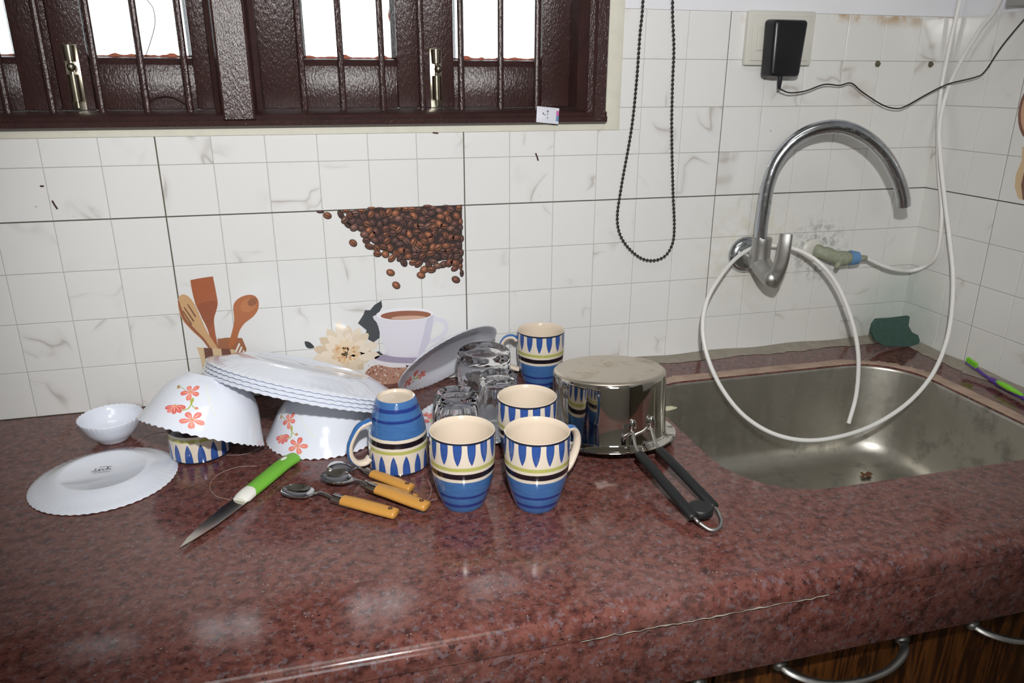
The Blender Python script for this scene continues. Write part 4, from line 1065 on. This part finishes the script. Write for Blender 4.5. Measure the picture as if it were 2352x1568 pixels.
for (u, v, y) in ((2186, 715, -.17), (2172, 790, -.19), (2140, 862, -.21), (2085, 925, -.225), (2010, 974, -.235), (1930, 1002, -.24), (1850, 1011, -.235), (1775, 995, -.215), (1710, 955, -.19), (1660, 895, -.165), (1627, 825, -.14), (1614, 755, -.115), (1624, 690, -.09), (1655, 635, -.065), (1692, 592, -.036), (1735, 567, -.022), (1790, 565, -.028), (1838, 576, -.055), (1885, 606, -.085), (1922, 652, -.105), (1950, 715, -.125), (1967, 780, -.14), (1972, 840, -.15), (1966, 910, -.16), (1949, 972, -.17)):
    hb.append(tuple(atY(u, v, y)))
b.tube(spline(hb, 6), HR, 10); tag(part('water_tube', b, 'hose', smooth=60), 'long white tube looped behind the tap and hanging into the sink', 'tube')

# ------------------------------------------------------------------ bead chain
t = thing('bead_chain', 'black bead chain loop of a roller blind hanging on the wall', 'chain', (.31, -.012, .19))
cpts = [(.283, .74)] + [tuple(atY(u, v, -.012)[[0, 2]]) for u, v in ((1477, 0), (1470, 80), (1462, 190), (1450, 300), (1427, 430), (1418, 505), (1431, 552), (1465, 588), (1497, 598), (1527, 588), (1545, 558), (1549, 515), (1546, 440), (1543, 300), (1545, 190), (1548, 110), (1545, 0))] + [(.333, .74)]
path = spline([(p[0], -.012, p[1]) for p in cpts], 12); D_ = [0]
for p, q in zip(path[:-1], path[1:]): D_.append(D_[-1] + np.linalg.norm(q - p))
b = MB(); b.tube(path[::3], .0008, 6); part('cord', b, 'cord', t, 60, world=True)
bb = MB(); bb.ball((0, 0, 0), .00265, 10, 6); bead_me = bb.mesh('bead', 'bead', 60); k = 0; s_ = 0.
inv = world_of(t).inverted(); Pn = np.array(path); nb = int(D_[-1] / .0068)
for i in range(nb):
    s_ = (i + .5) * D_[-1] / nb; x = [np.interp(s_, D_, Pn[:, a]) for a in range(3)]
    if i < 282: link('bead', bead_me, t, Matrix.Translation(inv @ Vector(x)))

# ------------------------------------------------------------------ socket, adapter, cable
t = thing('wall_socket', 'ivory wall socket box behind the black adapter', 'socket', (.538, 0, .557))
b = MB(); b.box(.476, .602, -.011, -.0003, .515, .6, 0, .003); part('box', b, 'outlet', t, 30, world=True)
b = MB(); b.box(.484, .594, -.0135, -.0108, .5225, .5925, 0, .0012); part('face_plate', b, 'outlet', t, 30, world=True)
b = MB(); b.box(.492, .508, -.0165, -.0134, .538, .575, 0, .001); part('rocker', b, 'outlet', t, 30, world=True)
t = thing('power_adapter', 'black plug-in power adapter in the ivory socket', 'adapter', (.538, -.014, .54))
bm = bmesh.new(); bmesh.ops.create_cube(bm, size=1.)
ya, yb_ = -.0172, -.046
for v in bm.verts:
    top = v.co.z > 0; back = v.co.y > 0
    hw = .0335 if top else .031; cx = .5325 if back else .5335
    v.co = Vector((cx + (1 if v.co.x > 0 else -1) * (hw if back else hw * .86) + (.003 if v.co.x > 0 and top else 0), ya if back else yb_, (.586 if top else .4955) + (0 if back else (-.002 if top else .002))))
bmesh.ops.bevel(bm, geom=bm.edges[:], offset=.0065, segments=4, affect='EDGES', profile=.5); bm.verts.index_update()
b = MB(); b.add([v.co for v in bm.verts], [[v.index for v in f.verts] for f in bm.faces]); bm.free(); part('case', b, 'blackplastic', t, 30, world=True)
b = MB(); b.box(.51, .53, -.0174, -.0136, .535, .56, 0, .001); b.box(.545, .555, -.0174, -.0136, .535, .56, 0, .001); part('plug_pins', b, 'blackplastic', t, 30, world=True)
for i in range(8):
    b = MB(); x = .5145 + i * .0052; b.box(x, x + .0011, -.0471, -.0455, .5525, .5568, 0, .0003); part('vent_rib', b, 'blackplastic', t, 30, world=True)
b = MB(); b.tube([(.529, -.037, .4985), (.529, -.037, .488), (.5295, -.0365, .478)], [.0042, .0038, .0026], 10); part('strain_relief', b, 'blackplastic', t, 50, world=True)
b = MB(); cc = [(.5295, -.0365, .479)] + [tuple(atY(u, v, y)) for u, v, y in ((1797, 207, -.035), (1815, 213, -.03), (1850, 209, -.026), (1893, 194, -.024), (1928, 196, -.022), (1955, 191, -.022), (1980, 211, -.024), (2025, 240, -.026), (2056, 249, -.027), (2080, 244, -.026), (2130, 216, -.022))]
cc += [tuple(atX(u, v, .872)) for u, v in ((2178, 193, ), (2238, 178), (2262, 164), (2300, 108), (2352, 45), (2420, -30))]
b.tube(spline(cc, 6), .0017, 8, flat=.0012); part('cable', b, 'cord', t, 60, world=True)
t = thing('junction_box', 'grey plastic box on the wall at the upper right corner', 'box', (.87, -.17, .65))
b = MB(); b.box(.87, .8925, -.26, -.122, .604, .7, 0, .003); part('box', b, 'greybox', t, 30, world=True)

# ------------------------------------------------------------------ scourer and toothbrush
t = thing('scouring_pad', 'dark green scouring pad standing in the wet corner behind the sink', 'scourer', (.85, -.03, 0))
pts = [(2003, 757), (2006, 740), (2015, 728), (2050, 726), (2089, 721), (2086, 742), (2094, 757), (2108, 764), (2112, 776), (2108, 789), (2070, 790), (2030, 788), (2010, 776)]
pl = []
for (u, v) in pts: q = atY(u, v, -.062); pl.append((min(q[0], .889), q[2]))
zmin = min(p[1] for p in pl)
b = MB(); b.prism([(p[0], p[1] - zmin + .001) for p in pl], Matrix(((1, 0, 0, 0), (0, 0, -1, -.056), (0, 1, 0, 0), (0, 0, 0, 1))), .008); part('fibre_pad', b, 'pad', t, 30, world=True)
tb = [atX(u, v, x) for u, v, x in ((2222, 832, .868), (2242, 846, .866), (2262, 862, .862), (2290, 880, .858), (2320, 896, .853), (2352, 915, .848), (2400, 940, .84))]
t = thing('toothbrush', 'purple and lime toothbrush lying by the right wall behind the sink', 'toothbrush', tuple(tb[3]))
for q in tb: q[2] = max(q[2], .009)
b = MB(); hp = spline(tb, 5); m = len(hp); b.tube(hp, [.0055 if i < 6 else (.0028 if i < 13 else .0058) for i in range(m)], 12, flat=[.0022 if i < 6 else (.0026 if i < 13 else .0048) for i in range(m)]); h = part('shaft', b, 'purple', t, 60, world=True)
b = MB(); b.tube(spline([q + np.array((-.003, -.001, .0032)) for q in tb[3:6]], 5), [.002, .0035, .0045, .005, .005, .005, .0045, .004, .0035, .003, .0015], 10); part('grip', b, 'brushgreen', t, 60, world=True, label='lime rubber grip')
b = MB(); u0 = tb[0]; u1 = tb[1]
for i in range(6):
    for j in (-1, 0, 1):
        q = u0 + (u1 - u0) * (i / 5); q = q + np.array((j * .0028, j * .001, 0)); b.tube([q, q + np.array((-.003, -.002, .0105))], .0013, 6)
part('bristles', b, 'brushgreen', t, 50, world=True)

# ------------------------------------------------------------------ stray threads on the worktop
def threadobj(px, label):
    b = MB(); b.tube(spline([tuple(atZ(u, v, .0006)) for u, v in px], 6), .00032, 5); tag(part('thread', b, 'hair', smooth=60), label, 'thread')
threadobj(((590, 1070), (545, 1072), (500, 1090), (482, 1115), (495, 1138), (530, 1148), (556, 1160)), 'pale curled thread around the knife bolster on the granite')
threadobj(((310, 1018), (335, 1002), (360, 993), (385, 990)), 'short pale thread between the small bowl and the propped mug')
threadobj(((982, 1100), (990, 1118), (988, 1140), (978, 1152), (1004, 1145)), 'pale kinked thread between the spoons and the front mug')
threadobj(((520, 1045), (560, 1043), (590, 1032), (607, 1020)), 'pale thread on the granite just under the tilted bowl rim')
